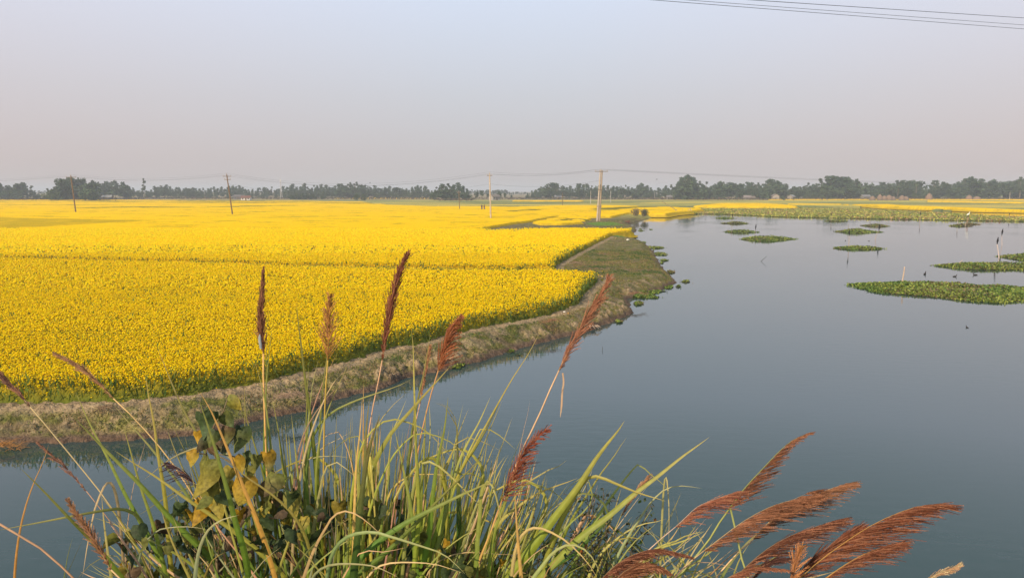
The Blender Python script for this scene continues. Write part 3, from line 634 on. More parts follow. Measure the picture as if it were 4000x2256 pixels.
# telecom mast
o = empty('telecom_mast', ((1105-2000)/F*520, 520, G)); mb = MB(); Ht = 14.0
for a in (0, 2.09, 4.19):
    mb.tube([(math.cos(a)*.9, math.sin(a)*.9, 0), (math.cos(a)*.25, math.sin(a)*.25, Ht*.85)], [.10, .07], 5, (.55, .52, .52))
for i in range(12):
    z = Ht*.85*i/12; z2 = Ht*.85*(i+1)/12; q = .9-.65*i/12; q2 = .9-.65*(i+1)/12
    for a, b_ in ((0, 2.09), (2.09, 4.19), (4.19, 6.28)): mb.tube([(math.cos(a)*q, math.sin(a)*q, z), (math.cos(b_)*q2, math.sin(b_)*q2, z2)], .04, 4, (.5, .48, .48))
link('lattice', mb.mesh('lattice', M_conc), o)
mb = MB(); mb.tube([(0, 0, Ht*.82), (0, 0, Ht)], .08, 6, (.6, .55, .55)); mb.box((.3, -.2, Ht*.9), (.3, .2, 1.2), col=(.7, .7, .7)); mb.box((-.3, .1, Ht*.88), (.3, .2, 1.2), col=(.7, .7, .7))
link('antenna', mb.mesh('antenna', M_conc), o); tag(o, 'thin grey lattice telecom mast rising over the hazy trees', 'mast')

# ------------------------------------------------------------------ utility poles and their wires
def pole(bs, ts, dep_z, label, r0=.16, r1=.10, col=(.42, .36, .31), arm=1.6, arms=1, zb=G, sq=False, armrot=0.3, name='utility_pole', hidden=.8, group=None):
    """bs: where the foot (or the crop round it) meets the sight line, ts: the top"""
    p = gp(bs[0], bs[1], zb+hidden); dep = (p @ fwd - CAMZ*fwd[2]); t = at(ts[0], ts[1], dep)
    base = np.array([p[0]+(p[0]-t[0])*hidden/(t[2]-p[2]), p[1], zb-.1]); h = t[2]-base[2]
    o = empty(name, tuple(base)); mb = MB()
    L_ = Vector((t[0]-base[0], 0, h)); mb.tube([(0, 0, 0), L_*.5, L_], [r0, (r0+r1)/2, r1], 4 if sq else 8, col); link('post', mb.mesh('post', M_conc), o)
    for i in range(arms):
        z = L_*(1-.045-.075*i); mb = MB(); dx = Vector((math.cos(armrot), math.sin(armrot), 0)); ln = arm*(1 if i == 0 else .75)
        mb.tube([z-dx*ln/2, z+dx*ln/2], .06, 5, (.22, .18, .16)); ca = link('crossarm', mb.mesh('crossarm', M_conc), o)
        for q in (-.46, .46):
            m3 = MB(); c = z+dx*ln*q; m3.tube([c, c+Vector((0, 0, .14)), c+Vector((0, 0, .2)), c+Vector((0, 0, .30))], [.04, .08, .04, .06], 6, (.45, .4, .38)); link('insulator', m3.mesh('insulator', M_conc), ca)
    if arms:
        m3 = MB(); m3.tube([L_, L_+Vector((0, 0, .15)), L_+Vector((0, 0, .3))], [.05, .08, .04], 6, (.4, .36, .35)); link('top_insulator', m3.mesh('insulator', M_conc), o)
    tag(o, label, 'utility pole', group); dx = Vector((math.cos(armrot), math.sin(armrot), 0)); T = Vector(tuple(base))+L_
    return dict(top=T+Vector((0, 0, .3)), a=T-L_*.045-dx*arm*.46+Vector((0, 0, .3)), b=T-L_*.045+dx*arm*.46+Vector((0, 0, .3)), low=T-L_*.22, o=o, dep=dep)
brn = (.17, .115, .07); pale = (.44, .37, .30)
pA = pole((295, 821), (287, 686), 0, 'leftmost utility pole, brown with one crossarm, standing in the yellow field', col=brn, arm=2.2, r0=.17, r1=.12)
pB = pole((907, 829), (893, 682), 0, 'leaning brown utility pole with two short crossarms in the left half of the field', col=brn, arm=1.7, arms=2, r0=.17, r1=.12)
pC = pole((1917, 843), (1913, 678), 0, 'tall pale concrete utility pole standing alone in the middle of the field', col=pale, arm=1.0, r0=.16, r1=.11)
# the twin pole: two concrete posts side by side on the bank
p = gp(2337, 864, G); dep = p @ fwd-CAMZ*fwd[2]; t = at(2346, 663, dep); o = empty('twin_utility_pole', (p[0], p[1], G-.1)); h = t[2]-G+.1; lx = t[0]-p[0]
for q, cc in ((-.22, pale), (.20, (.36, .28, .20))):
    mb = MB(); mb.tube([(q, q*.3, 0), (q*.9+lx*.5, q*.3, h*.5), (q*.75+lx, q*.2, h-(.1 if q > 0 else 0))], [.19, .15, .12], 8, cc); link('post', mb.mesh('post', M_conc), o)
for zz, ln in ((h-.35, 2.4), (h*.30, 1.0), (h*.62, .9)):
    mb = MB(); mb.box((lx*zz/h, -.17, zz), (ln, .10, .12), col=(.20, .17, .15)); ca = link('crossarm' if ln > 2 else 'clamp', mb.mesh('crossarm', M_conc), o)
    if ln > 2:
        for q in (-1.05, 1.05):
            m3 = MB(); c = Vector((lx+q, -.17, zz)); m3.tube([c, c+Vector((0, 0, .16)), c+Vector((0, 0, .3))], [.04, .09, .05], 6, (.45, .4, .38)); link('insulator', m3.mesh('insulator', M_conc), ca)
tag(o, 'twin utility pole of two concrete posts clamped side by side at the pond corner', 'utility pole')
T = Vector((p[0]+lx, p[1], G-.1+h)); pD = dict(top=T+Vector((0, 0, .1)), a=T+Vector((-1.05, -.17, -.05)), b=T+Vector((1.05, -.17, -.05)), low=T-Vector((0, 0, 1.9)))
# poles beyond the picture on either side that carry the line on
pL = dict(top=Vector(at(-560, 700, 300)), a=Vector(at(-566, 703, 300)), b=Vector(at(-556, 703, 300)), low=Vector(at(-560, 722, 300)))
pR = dict(top=Vector(at(4700, 722, 330)), a=Vector(at(4690, 726, 330)), b=Vector(at(4712, 727, 330)), low=Vector(at(4700, 740, 330)))
def wire(a, b_, sag, r, label, group=None, ext=0, name='overhead_wire'):
    a, b_ = Vector(a), Vector(b_); P = []
    for i in range(17):
        t = i/16; q = a.lerp(b_, t); q.z -= sag*4*t*(1-t); P.append(q)
    mb = MB(); mb.tube(P, r, 4); o = link(name, mb.mesh('wire', M_wire)); tag(o, label, 'power line', group); return o
for q0, q1, nm, sag in [(pL, pA, 'between the left edge and the leftmost pole', 1.4), (pA, pB, 'between the leftmost pole and the leaning pole', 1.1), (pB, pC, 'between the leaning pole and the tall concrete pole', 2.3),
                   (pC, pD, 'between the tall concrete pole and the twin pole', .6), (pD, pR, 'running right from the twin pole', 1.6)]:
    for k in ('top', 'a', 'b'): wire(q0[k], q1[k], sag, .009, 'thin dark overhead wire hanging '+nm, 'field wires '+nm)
wire(pC['low'], pD['low'], .8, .010, 'lower thin wire slung between the tall concrete pole and the twin pole')
wire(pB['low'], pC['low'], 2.4, .008, 'lower thin wire slung between the leaning pole and the tall concrete pole')
# three near wires crossing the upper right corner
for (a, b_, da, db, rr, lab) in [((2555, 0), (4000, 113), 26, 34, .0085, 'lowest of the three near wires crossing the upper right sky'),
                            ((2686, 0), (4000, 97.5), 27, 35, .0075, 'middle one of the three near wires in the upper right sky'),
                            ((2940, 0), (4000, 70), 25.5, 33, .0095, 'highest of the three near wires in the upper right sky')]:
    A, B = at(*a, da), at(*b_, db); dv = B-A; wire(A-dv*.8, B+dv*.8, .01, rr, lab)
# thin far poles
TH = [((149, 774), (149, 747), 'short pale post before the left grove'), ((451, 789), (451, 769), 'small dark post in the yellow field right of the leftmost pole'),
      ((1071, 775), (1071, 747), 'short white pole left of the telecom mast base'), ((1462, 771), (1462, 752), 'short pale pole between the two green bushes and the dark clump'),
      ((1558, 772), (1558, 752), 'short pale pole left of the dark clump'), ((2197, 805), (2197, 752), 'thin dark pole in the green strip left of the twin pole'),
      ((2307, 795), (2307, 745), 'thin pale pole just left of the twin pole'), ((2385, 791), (2385, 746), 'thin pale pole just right of the twin pole'),
      ((2557, 776), (2557, 748), 'short pale pole among trees left of the tallest tree'), ((2884, 775), (2884, 742), 'slim white pole before the trees in the right half'),
      ((3354, 775), (3354, 744), 'white pole left of the haystacks'), ((3503, 784), (3507, 737), 'tall leaning brown pole among the haystacks'),
      ((3647, 775), (3647, 749), 'white pole right of the haystacks'), ((3943, 782), (3943, 750), 'thin pale pole near the right edge'), ((3497, 775), (3497, 752), 'short white pole beside the leaning brown pole')]
for b0, t0, lab in TH:
    pole(b0, t0, 0, lab, r0=.11, r1=.08, col=(.5, .46, .42) if 'dark' not in lab and 'brown' not in lab else brn, arm=.9, arms=0, hidden=.0)
pE = pole((1795, 812), (1793, 749), 0, 'thin brown pole with one crossarm before the dark tree clump', r0=.12, r1=.09, col=brn, arm=1.0, hidden=.6)
# ------------------------------------------------------------------ two people waist deep in the crop
def person(sx, sy, label, shirt, turn):
    p = gp(sx, sy, G+.75); o = empty('person', (p[0], p[1], G), turn)
    me = bpy.data.meshes.new('body'); J = [(0, 0, .86), (0, 0, 1.08), (0, 0, 1.32), (0, .0, 1.40), (0, -.01, 1.50), (0, -.01, 1.60), (.17, 0, 1.29), (.21, -.03, 1.05), (.19, -.2, .92), (-.17, 0, 1.29), (-.22, -.03, 1.05), (-.2, -.16, .90), (.09, 0, .80), (.10, -.02, .45), (.10, .0, .05), (-.09, 0, .80), (-.10, -.02, .45), (-.10, .0, .05), (.10, -.1, .02), (-.10, -.1, .02)]
    E = [(0, 1), (1, 2), (2, 3), (3, 4), (4, 5), (2, 6), (6, 7), (7, 8), (2, 9), (9, 10), (10, 11), (0, 12), (12, 13), (13, 14), (0, 15), (15, 16), (16, 17), (14, 18), (17, 19)]
    Rr = [.13, .13, .12, .055, .085, .075, .06, .045, .035, .06, .045, .035, .09, .06, .04, .09, .06, .04, .03, .03]
    me.from_pydata(J, E, []); me.materials.append(M_skin); b0 = link('body', me, o); sk_ = b0.modifiers.new('skin', 'SKIN'); b0.modifiers.new('sub', 'SUBSURF').render_levels = 1
    lay = me.skin_vertices[0].data if me.skin_vertices else None
    if lay is None:
        bpy.context.view_layer.objects.active = b0; lay = me.skin_vertices.new().data if hasattr(me.skin_vertices, 'new') else None
    if lay:
        for i, r in enumerate(Rr): lay[i].radius = (r, r)
        lay[0].use_root = True
    mb = MB(); mb.tube([(0, 0, .84), (0, 0, 1.05), (0, 0, 1.28), (0, 0, 1.39)], [.17, .165, .17, .08], 10, shirt); mb.tube([(.13, 0, 1.33), (.20, 0, 1.2), (.22, -.02, 1.08)], [.08, .075, .065], 8, shirt); mb.tube([(-.13, 0, 1.33), (-.20, 0, 1.2), (-.23, -.02, 1.08)], [.08, .075, .065], 8, shirt)
    link('shirt', mb.mesh('shirt', M_cloth, True), o)
    mb = MB(); mb.tube([(0, 0, .88), (0, 0, .6), (0, 0, .25)], [.17, .19, .2], 10, (.12, .10, .14)); link('wrap_skirt', mb.mesh('wrap_skirt', M_cloth, True), o)
    mb = MB(); mb.tube([(0, .015, 1.53), (0, .02, 1.60), (0, .01, 1.66), (0, 0, 1.69)], [.09, .098, .08, .02], 8, (.015, .012, .01)); link('hair', mb.mesh('hair', M_cloth, True), o)
    tag(o, label, 'person'); return o
person(1882, 811, 'person in dark clothes standing waist deep in the yellow field, left of the two', (.05, .04, .06), .4)
person(1892, 811, 'person in a reddish shirt standing waist deep in the yellow field, right of the two', (.14, .05, .04), -.5)

# ------------------------------------------------------------------ water hyacinth
def leafpads(x, y, hgt, size, cols, rnd_):
    """low rosettes of broad leaves: each leaf a tilted 5-point blade on a short stalk"""
    n = len(x); th = rnd_.uniform(0, 6.28, n); tilt = rnd_.uniform(.15, 1.15, n); c, s = np.cos(th), np.sin(th)
    sz = size*rnd_.uniform(.6, 1.3, n); z = hgt
    def P(u, v):      # u along the leaf, v across
        ux = u*sz; vz = v*sz
        return np.stack([x+c*ux*np.cos(tilt)-s*vz, y+s*ux*np.cos(tilt)+c*vz, z+ux*np.sin(tilt)], -1)
    V = np.stack([P(0, -.15), P(.45, -.5), P(1, 0), P(.45, .5), P(0, .15)], 1).reshape(-1, 3)
    return V, np.arange(n*5).reshape(-1, 5), np.repeat(cols, 5, 0)
def inside_pts(poly, n, rnd_):
    P = np.asarray(poly); lo, hi = P.min(0), P.max(0); X_, Y_ = [], []; got = 0
    while got < n:
        x = rnd_.uniform(lo[0], hi[0], n); y = rnd_.uniform(lo[1], hi[1], n); dd = sdf(P, x, y)+(fbm(x*1.7, y*1.0, 3, 4)-.5)*.95
        k = dd > 0; X_.append(x[k]); Y_.append(y[k]); got += k.sum()
        if not k.any(): break
    return np.concatenate(X_)[:n], np.concatenate(Y_)[:n]
M_hya = mat('hyacinth_leaf', tint=True, rough=.5, transl=.2, spec=.35)
def mat_cols(x, y, n, rnd_, dry=0.12):
    a = np.array([[.12, .20, .028]]); b_ = np.array([[.27, .32, .05]]); t = (fbm(x*.8, y*.5, 3, 6)[:, None]+rnd_.normal(0, .22, (n, 1)))
    c = np.where(t > .5, b_, a)*rnd_.uniform(.55, 1.25, (n, 1)); dr = rnd_.random((n, 1))+(fbm(x*.3+5, y*.3, 3, 66)[:, None]-.5)*1.2 < dry
    return np.where(dr, np.array([[.20, .15, .07]])*rnd_.uniform(.6, 1.2, (n, 1)), c)
def island(poly, n, size, h, label, group=None, dry=.12, name='hyacinth_island', seed=1, ragged=True):
    rr = np.random.default_rng(seed); P = np.asarray(poly); ctr = P.mean(0); o = empty(name, (ctr[0], ctr[1], 0))
    Q = catmull(np.vstack([P, P[:1]]), 4*len(P))[:-1]
    if ragged: Q = ctr+(Q-ctr)*(1+rr.uniform(-.03, .03, (len(Q), 1)))
    k = len(Q); Q9 = ctr+(Q-ctr)*.93; V = [(q[0]-ctr[0], q[1]-ctr[1], -.05) for q in Q9]+[(q[0]-ctr[0], q[1]-ctr[1], .03) for q in Q9]+[(0, 0, .05)]
    Fc = [(i, (i+1) % k, k+(i+1) % k, k+i) for i in range(k)]+[(k+i, k+(i+1) % k, 2*k) for i in range(k)]
    link('root_mass', npmesh('root_mass', V, Fc, M_ground, np.tile([[.055, .06, .025]], (len(V), 1))), o)
    ns = max(n//14, 4); qi = rr.integers(0, len(Q), ns); ex_ = Q[qi]+(Q[qi]-ctr)*rr.uniform(.0, .02, (ns, 1))+rr.normal(0, size*.9, (ns, 2))
    n = int(n*1.9); x, y = inside_pts(Q, n, rr); x = np.concatenate([x, ex_[:, 0]]); y = np.concatenate([y, ex_[:, 1]]); n = len(x); dd = sdf(Q, x, y); z = .01+h*.85*sstep(-.2, h*5, dd)*rr.uniform(.2, 1, n)*(.55+.9*fbm(x*.9, y*.9, 2, 3))
    v, f, c = leafpads(x-ctr[0], y-ctr[1], z, size*.58, mat_cols(x, y, n, rr, dry), rr)
    link('leaves', npmesh('leaves', v, f, M_hya, c), o); tag(o, label, 'floating plants', group); return o
def Zp(ox, oy, s, pts): return [(ox+s*x, oy+s*y) for x, y in pts]
b3 = lambda *p: gpl(Zp(3200, 820, 800/2576, p))
I3 = 'islands of water hyacinth on the pond'
island(b3((372, 948), (520, 930), (700, 925), (950, 915), (1300, 912), (1600, 925), (1900, 958), (2300, 965), (2576, 990), (3100, 1020), (3100, 1130), (2576, 1150), (2180, 1170), (1800, 1135), (1500, 1100), (1250, 1080), (1000, 1062), (780, 1045), (600, 998)), 9500, .19, .30, 'largest, nearest hyacinth island, cut by the right edge, with a bamboo stake', I3, seed=1)
island(b3((1440, 700), (1600, 690), (1750, 675), (2000, 675), (2300, 680), (2576, 692), (3000, 705), (3000, 750), (2576, 755), (2300, 755), (2060, 755), (1850, 745), (1640, 728)), 4200, .20, .28, 'long hyacinth island behind the nearest one, with a short stick leaning out of it', I3, seed=2, dry=.2)
island(b3((2240, 583), (2380, 572), (2500, 565), (2700, 565), (2900, 590), (2900, 640), (2576, 636), (2450, 622), (2340, 598)), 1700, .22, .40, 'hyacinth island cut by the right edge, just right of the bird on the crooked stake', I3, seed=3)
island(b3((185, 480), (260, 470), (450, 466), (620, 474), (800, 487), (700, 498), (600, 501), (450, 501), (300, 496)), 900, .24, .26, 'thin hyacinth island below the bird perched on a stake left of centre', I3, seed=4, dry=.25)
island(b3((185, 272), (300, 262), (420, 258), (560, 262), (700, 272), (790, 278), (640, 286), (560, 292), (380, 292), (280, 284)), 900, .28, .55, 'bright green humped hyacinth island in the middle distance', I3, seed=5)
island(b3((518, 199), (620, 192), (760, 192), (870, 207), (760, 213), (640, 208)), 420, .3, .4, 'small dark hyacinth island crossed by a bare stake', I3, seed=6, dry=.35)
island(b3((65, 141), (180, 136), (280, 138), (345, 144), (240, 147), (130, 145)), 260, .3, .35, 'tiny farthest hyacinth island near the green mat', I3, seed=7, dry=.3)
island(b3((1620, 199), (1740, 192), (1850, 196), (1910, 206), (1780, 209), (1680, 206)), 380, .3, .35, 'small brownish hyacinth island in front of the perched egret', I3, seed=8, dry=.6)
island(b3((1770, 179), (1860, 174), (1960, 178), (2018, 184), (1900, 187), (1830, 184)), 300, .3, .35, 'small brownish hyacinth island below the perched egret', I3, seed=9, dry=.6)
b5_ = lambda *p: gpl(Zp(2000, 800, 1000/2422, p))
island(b5_((2150, 326), (2230, 312), (2340, 305), (2480, 306), (2570, 314), (2640, 318), (2540, 340), (2440, 350), (2330, 347), (2240, 337)), 1200, .24, .36, 'green lens-shaped hyacinth island left of the twin of thin ones', I3, seed=10)
island(b5_((2000, 254), (2080, 248), (2180, 250), (2330, 257), (2220, 266), (2120, 268)), 420, .3, .38, 'dark thin hyacinth island with a bird on a stake at its right tip', I3, seed=11, dry=.3)
island(b5_((1970, 175), (2060, 170), (2110, 166), (2160, 170), (2230, 175), (2150, 181), (2060, 180)), 380, .32, .45, 'small humped hyacinth island with tapering ends', I3, seed=12, dry=.3)
island(b5_((1920, 128), (2000, 124), (2050, 124), (2105, 127), (2030, 131)), 220, .32, .35, 'sliver of hyacinth close to the far mat, left of the other islands', I3, seed=13, dry=.3)
# small clumps along the shore
CL = [([(1215, 352), (1240, 349), (1268, 356), (1240, 361)], 60, 'tiny hyacinth clump touching the top of the grassy bank'),
      ([(1283, 390), (1330, 397), (1390, 398), (1436, 404), (1400, 414), (1350, 418), (1300, 410)], 260, 'upper hyacinth clump hugging the right side of the grassy bank'),
      ([(1340, 455), (1400, 452), (1458, 464), (1420, 480), (1360, 476)], 220, 'second hyacinth clump down the right side of the grassy bank'),
      ([(1402, 520), (1440, 518), (1475, 527), (1435, 536)], 90, 'small third hyacinth clump down the right side of the grassy bank'),
      ([(1400, 550), (1420, 547), (1436, 551), (1418, 556)], 36, 'very small dark clump below the third hyacinth clump'),
      ([(1465, 620), (1500, 622), (1533, 634), (1505, 650), (1475, 640)], 130, 'brownish hyacinth clump near the tip of the grassy bank'),
      ([(1597, 725), (1640, 716), (1690, 730), (1650, 740), (1610, 735)], 100, 'floating hyacinth clump off the tip of the grassy bank'),
      ([(1545, 772), (1575, 766), (1600, 778), (1570, 786)], 50, 'little clump in the water just below the tip of the bank'),
      ([(1075, 820), (1150, 805), (1290, 818), (1400, 812), (1470, 816), (1360, 830), (1300, 845), (1340, 870), (1405, 876), (1300, 888), (1160, 884), (1100, 855)], 620, 'wide ragged hyacinth patch in the notch under the bank tip'),
      ([(1158, 938), (1190, 922), (1240, 918), (1225, 935), (1185, 952)], 110, 'hyacinth clump floating just off the notch in the bank'),
      ([(985, 1108), (1020, 1098), (1052, 1110), (1015, 1118)], 60, 'small hyacinth clump at the foot of the bank by its reflection'),
      ([(1195, 244), (1220, 240), (1245, 247), (1215, 252)], 50, 'tiny clump in the water by the yellow point'),
      ([(1200, 228), (1215, 225), (1232, 229), (1215, 232)], 30, 'tiniest clump hugging the yellow point'),
      ([(1298, 231), (1312, 229), (1325, 233), (1310, 236)], 24, 'single floating clump out from the yellow point'),
      ([(1480, 775), (1510, 765), (1530, 778), (1500, 792), (1470, 797)], 80, 'clump of hyacinth lying against the tip of the bank')]
for i, (pl, n, lab) in enumerate(CL): island(b5_(*pl), n, .17, .16, lab, 'hyacinth clumps along the bank', seed=30+i, name='hyacinth_clump', dry=.15 if i != 5 else .6)
b7 = lambda *p: gpl(Zp(1600, 950, 1000/1816, p))
island(b7((245, 880), (270, 850), (330, 838), (385, 852), (370, 880), (300, 892)), 240, .14, .15, 'yellow-green hyacinth clump at the foot of the bank behind the spiky plume', 'hyacinth clumps along the bank', seed=60, name='hyacinth_clump')
island(b7((675, 768), (710, 756), (745, 768), (715, 780)), 60, .12, .12, 'small dark clump at the foot of the clods on the bank', 'hyacinth clumps along the bank', seed=61, name='hyacinth_clump')
island(b7((750, 796), (768, 790), (785, 796), (768, 801)), 18, .12, .08, 'tiny clump floating off the clods on the bank', 'hyacinth clumps along the bank', seed=62, name='hyacinth_clump')
# the wide mat at the far side of the pond
MATP = gpl([(2621, 836.5), (2700, 836), (2770, 836.5), (2854, 838.5), (2970, 844), (3000, 846), (3130, 850), (3388, 855), (3700, 861), (4000, 865.5), (4900, 872), (4900, 858), (4000, 851), (3854, 845), (3776, 838.5), (3660, 833.5), (3500, 824), (3388, 818.5), (3233, 815), (3000, 812.5), (2760, 812.5), (2700, 818), (2650, 827)])
rr = np.random.default_rng(99); P = np.asarray(MATP); V = np.array([(q[0], q[1], .03) for q in P])
mo = link('water_hyacinth_mat', npmesh('mat_base', V, [tuple(range(len(P)))], M_ground, np.tile([[.20, .20, .07]], (len(V), 1))))
x, y = inside_pts(P, 80000, rr); n = len(x); patch = fbm(x*.18, y*.09, 3, 8)
v, f, c = leafpads(x, y, .02+.20*rr.random(n)*(.5+fbm(x*.6, y*.6, 2, 7)), .34, mat_cols(x, y, n, rr, .16)*np.array([[1.9, 1.45, 1.7]]), rr)
tag(link('leaves', npmesh('mat_leaves', v, f, M_hya, c), mo), kind='stuff'); tag(mo, 'broad olive-green mat of water hyacinth closing off the far side of the pond', 'floating plants', kind='stuff')

# ------------------------------------------------------------------ stakes and birds
def stake(pts, r, label, col=(.42, .31, .24), group='stakes standing in the pond', name='bamboo_stake', base=None, knots=True):
    b0 = gp(*pts[0], 0); dep = b0 @ fwd-CAMZ*fwd[2]; P = [at(x, y, dep) for x, y in pts]
    P[0] = P[0]; low = P[0]-np.array([(P[1]-P[0])[0]/max((P[1]-P[0])[2], .1)*.4, 0, .4]); P = [low]+P; P = catmull(P, 10)
    o = Vector(tuple(b0)); mb = MB(); mb.tube([Vector(tuple(q))-o for q in P], [r*(1-.35*i/9)*(1.15 if knots and i % 3 == 0 else 1) for i in range(10)], 6, col)
    s = link(name, mb.mesh(name, M_wood, True), None, tuple(o)); tag(s, label, 'stake', group); return Vector(tuple(at(*pts[-1], dep)))
def bird_mesh(kind, col, L_=.42):
    mb = MB()
    if kind == 'perched':     # upright, long tail down behind the perch
        P = [(-.02, 0, -.34), (-.01, 0, -.18), (0, 0, -.02), (.02, 0, .12), (.03, 0, .26), (.03, 0, .33), (.05, 0, .40), (.07, 0, .43)]; Rr = [.015, .030, .06, .085, .062, .038, .045, .018]
        mb.tube(P, Rr, 8, col); mb.tube([(.07, 0, .42), (.15, 0, .43)], [.014, .003], 5, (.1, .08, .06))
    elif kind == 'floating':
        P = [(-.24, 0, .10), (-.16, 0, .06), (-.02, 0, .05), (.10, 0, .06), (.15, 0, .14), (.16, 0, .22), (.20, 0, .24)]; Rr = [.012, .05, .085, .07, .032, .026, .034]
        mb.tube(P, Rr, 8, col); mb.tube([(.20, 0, .24), (.30, 0, .235)], [.014, .003], 5, (.12, .1, .05))
    elif kind == 'egret':
        P = [(-.30, 0, .30), (-.16, 0, .36), (0, 0, .42), (.12, 0, .50), (.12, 0, .62), (.18, 0, .70), (.22, 0, .74)]; Rr = [.02, .07, .10, .055, .03, .028, .034]
        mb.tube(P, Rr, 8, col); mb.tube([(.22, 0, .74), (.36, 0, .73)], [.014, .003], 5, (.5, .35, .05))
        for q in (-.03, .03): mb.tube([(-.02, q, .36), (0, q, .18), (-.01, q, 0)], [.014, .01, .01], 5, (.05, .05, .04))
    else:                     # in flight, wings out
        mb.tube([(-.2, 0, 0), (-.05, 0, .01), (.1, 0, .02), (.17, 0, .04), (.24, 0, .035)], [.01, .05, .05, .03, .004], 8, col)
        for s in (-1, 1): mb.add([(.08, 0, .03), (.14, s*.22, .12), (.02, s*.5, .06), (-.04, s*.24, .10), (-.06, 0, .02)], [(0, 1, 3, 4), (1, 2, 3)], col)
    return mb.mesh('bird', M_bird, True)
def bird(kind, loc, label, col=(.012, .011, .012), s=1.0, rz=0.0, group='birds at the pond', name='bird'):
    o = link(name, bird_mesh(kind, col), None, tuple(loc)); o.scale = (s, s, s); o.rotation_euler = (0, 0, rz); tag(o, label, 'bird', group)
z3 = lambda *p: Zp(3200, 820, 800/2576, p)
z5 = lambda *p: Zp(2000, 800, 1000/2422, p)
stake(z3((1036, 950), (1050, 870), (1066, 780), (1073, 714)), .045, 'tall pale bamboo stake standing in the nearest hyacinth island', (.55, .40, .28))
T = stake(z3((371, 468), (374, 400), (379, 325)), .035, 'straight stake with a dark bird on it, in the thin island left of centre'); bird('perched', T+Vector((0, 0, .25)), 'dark bird perched on the stake of the thin island left of centre', rz=2.9, s=.95)
T = stake(z3((704, 376), (712, 335), (730, 295), (752, 262)), .030, 'bent stake leaning right with a bird on its tip'); bird('perched', T+Vector((0, 0, .28)), 'upright black bird on the tip of the bent leaning stake', rz=.3, s=1.15)
T = stake(z3((2262, 610), (2255, 545), (2246, 480), (2236, 432)), .05, 'crooked pale stake beside the island at the right edge', (.55, .45, .40)); bird('perched', T+Vector((.02, 0, .22)), 'black bird with drooping tail on the crooked pale stake', rz=.2, s=1.0)
T = stake(z3((2299, 446), (2298, 380), (2298, 318)), .035, 'straight thin stake behind the crooked one', (.5, .4, .36)); bird('perched', T+Vector((0, 0, .26)), 'black bird on the straight stake behind the crooked one', rz=.1, s=1.1)
stake(z3((362, 272), (366, 230), (373, 170)), .035, 'bare leaning stake behind the bright green humped island', (.3, .25, .22))
stake(z3((645, 205), (641, 160), (636, 118)), .035, 'bare stake rising through the small dark island', (.22, .18, .16))
T = stake(z3((150, 143), (152, 110), (156, 70)), .04, 'faint far stake through the tiny farthest island'); bird('perched', T+Vector((0, 0, .2)), 'tiny dark bird on the far stake near the green mat', s=1.0)
T = stake(z3((1265, 150), (1268, 115), (1272, 65)), .04, 'faint far stake against the green mat right of the middle'); bird('perched', T+Vector((0, 0, .2)), 'tiny dark bird on the far stake against the middle of the green mat')
T = stake(z3((1738, 195), (1742, 150), (1746, 108)), .04, 'pale stake in the brownish island left of the egret', (.5, .4, .3)); bird('perched', T+Vector((0, 0, .2)), 'tiny dark bird on the pale stake left of the egret')
stake(z3((1836, 210), (1840, 180), (1846, 150)), .035, 'short pale stake in front of the egret post', (.5, .4, .3))
T = stake(z3((2394, 120), (2394, 90), (2393, 70)), .04, 'short far stake at the right end of the green mat'); bird('perched', T+Vector((0, 0, .2)), 'tiny dark bird on the short far stake at the right')
T = stake(z3((1858, 178), (1860, 150), (1868, 118), (1874, 95)), .10, 'thick weed-hung post topped by a white egret', (.30, .18, .12)); bird('egret', T, 'white egret standing on the thick post in front of the green mat', (.85, .82, .70), 1.5, .3, name='egret')
T = stake(z5((2298, 275), (2301, 252), (2304, 234)), .035, 'stake with a bird at the right tip of the dark thin island', (.3, .25, .22)); bird('perched', T+Vector((0, 0, .27)), 'upright black bird on the stake left of the lens-shaped island', rz=.2, s=1.1)
T = stake(z5((2080, 176), (2082, 140), (2085, 118)), .04, 'faint stake through the humped far island', (.3, .25, .22)); bird('perched', T+Vector((0, 0, .25)), 'tiny black bird above the humped far island', s=1.0)
stake(z5((2078, 262), (2080, 240), (2082, 205)), .025, 'very thin stake in the left part of the dark thin island', (.45, .4, .38))
stake(z5((2355, 535), (2380, 512), (2410, 485)), .022, 'thin dark branch poking slantwise out of the open water', (.05, .045, .04), knots=False)
stake([(2353, 1368), (2354, 1353)], .012, 'short thin twig in the water off the near bank', (.05, .05, .04), knots=False)
stake(z3((1730, 700), (1750, 672), (1775, 655), (1803, 630)), .03, 'short pale stick leaning out of the long island', (.5, .38, .26))
for (px, py), lab, s in [(z3((1328, 808))[0], 'brown water bird swimming left of the other two in front of the long island', 1.3), (z3((1706, 838))[0], 'small dark bird swimming between the two near islands', 1.0), (z3((1960, 818))[0], 'dark bird swimming farthest right between the two near islands', 1.0),
                     ((3778, 1279), 'small dark bird alone on the open water at lower right', .62), (z3((330, 386))[0], 'low dark floating bird below the bird on the stake, left one', .8), (z3((624, 390))[0], 'low dark floating bird right of the stake with the bird', .7)]:
    p = gp(px, py, 0); bird('floating', (p[0], p[1], -.02), lab, (.03, .022, .018), s*.72, random.uniform(-.6, 3.4))
bird('flight', at(1445, 714, 200), 'tiny dark bird flying over the fields left of the dark clump', s=1.1); bird('flight', at(2565, 701, 200), 'tiny dark bird flying right of the twin pole', s=1.1)

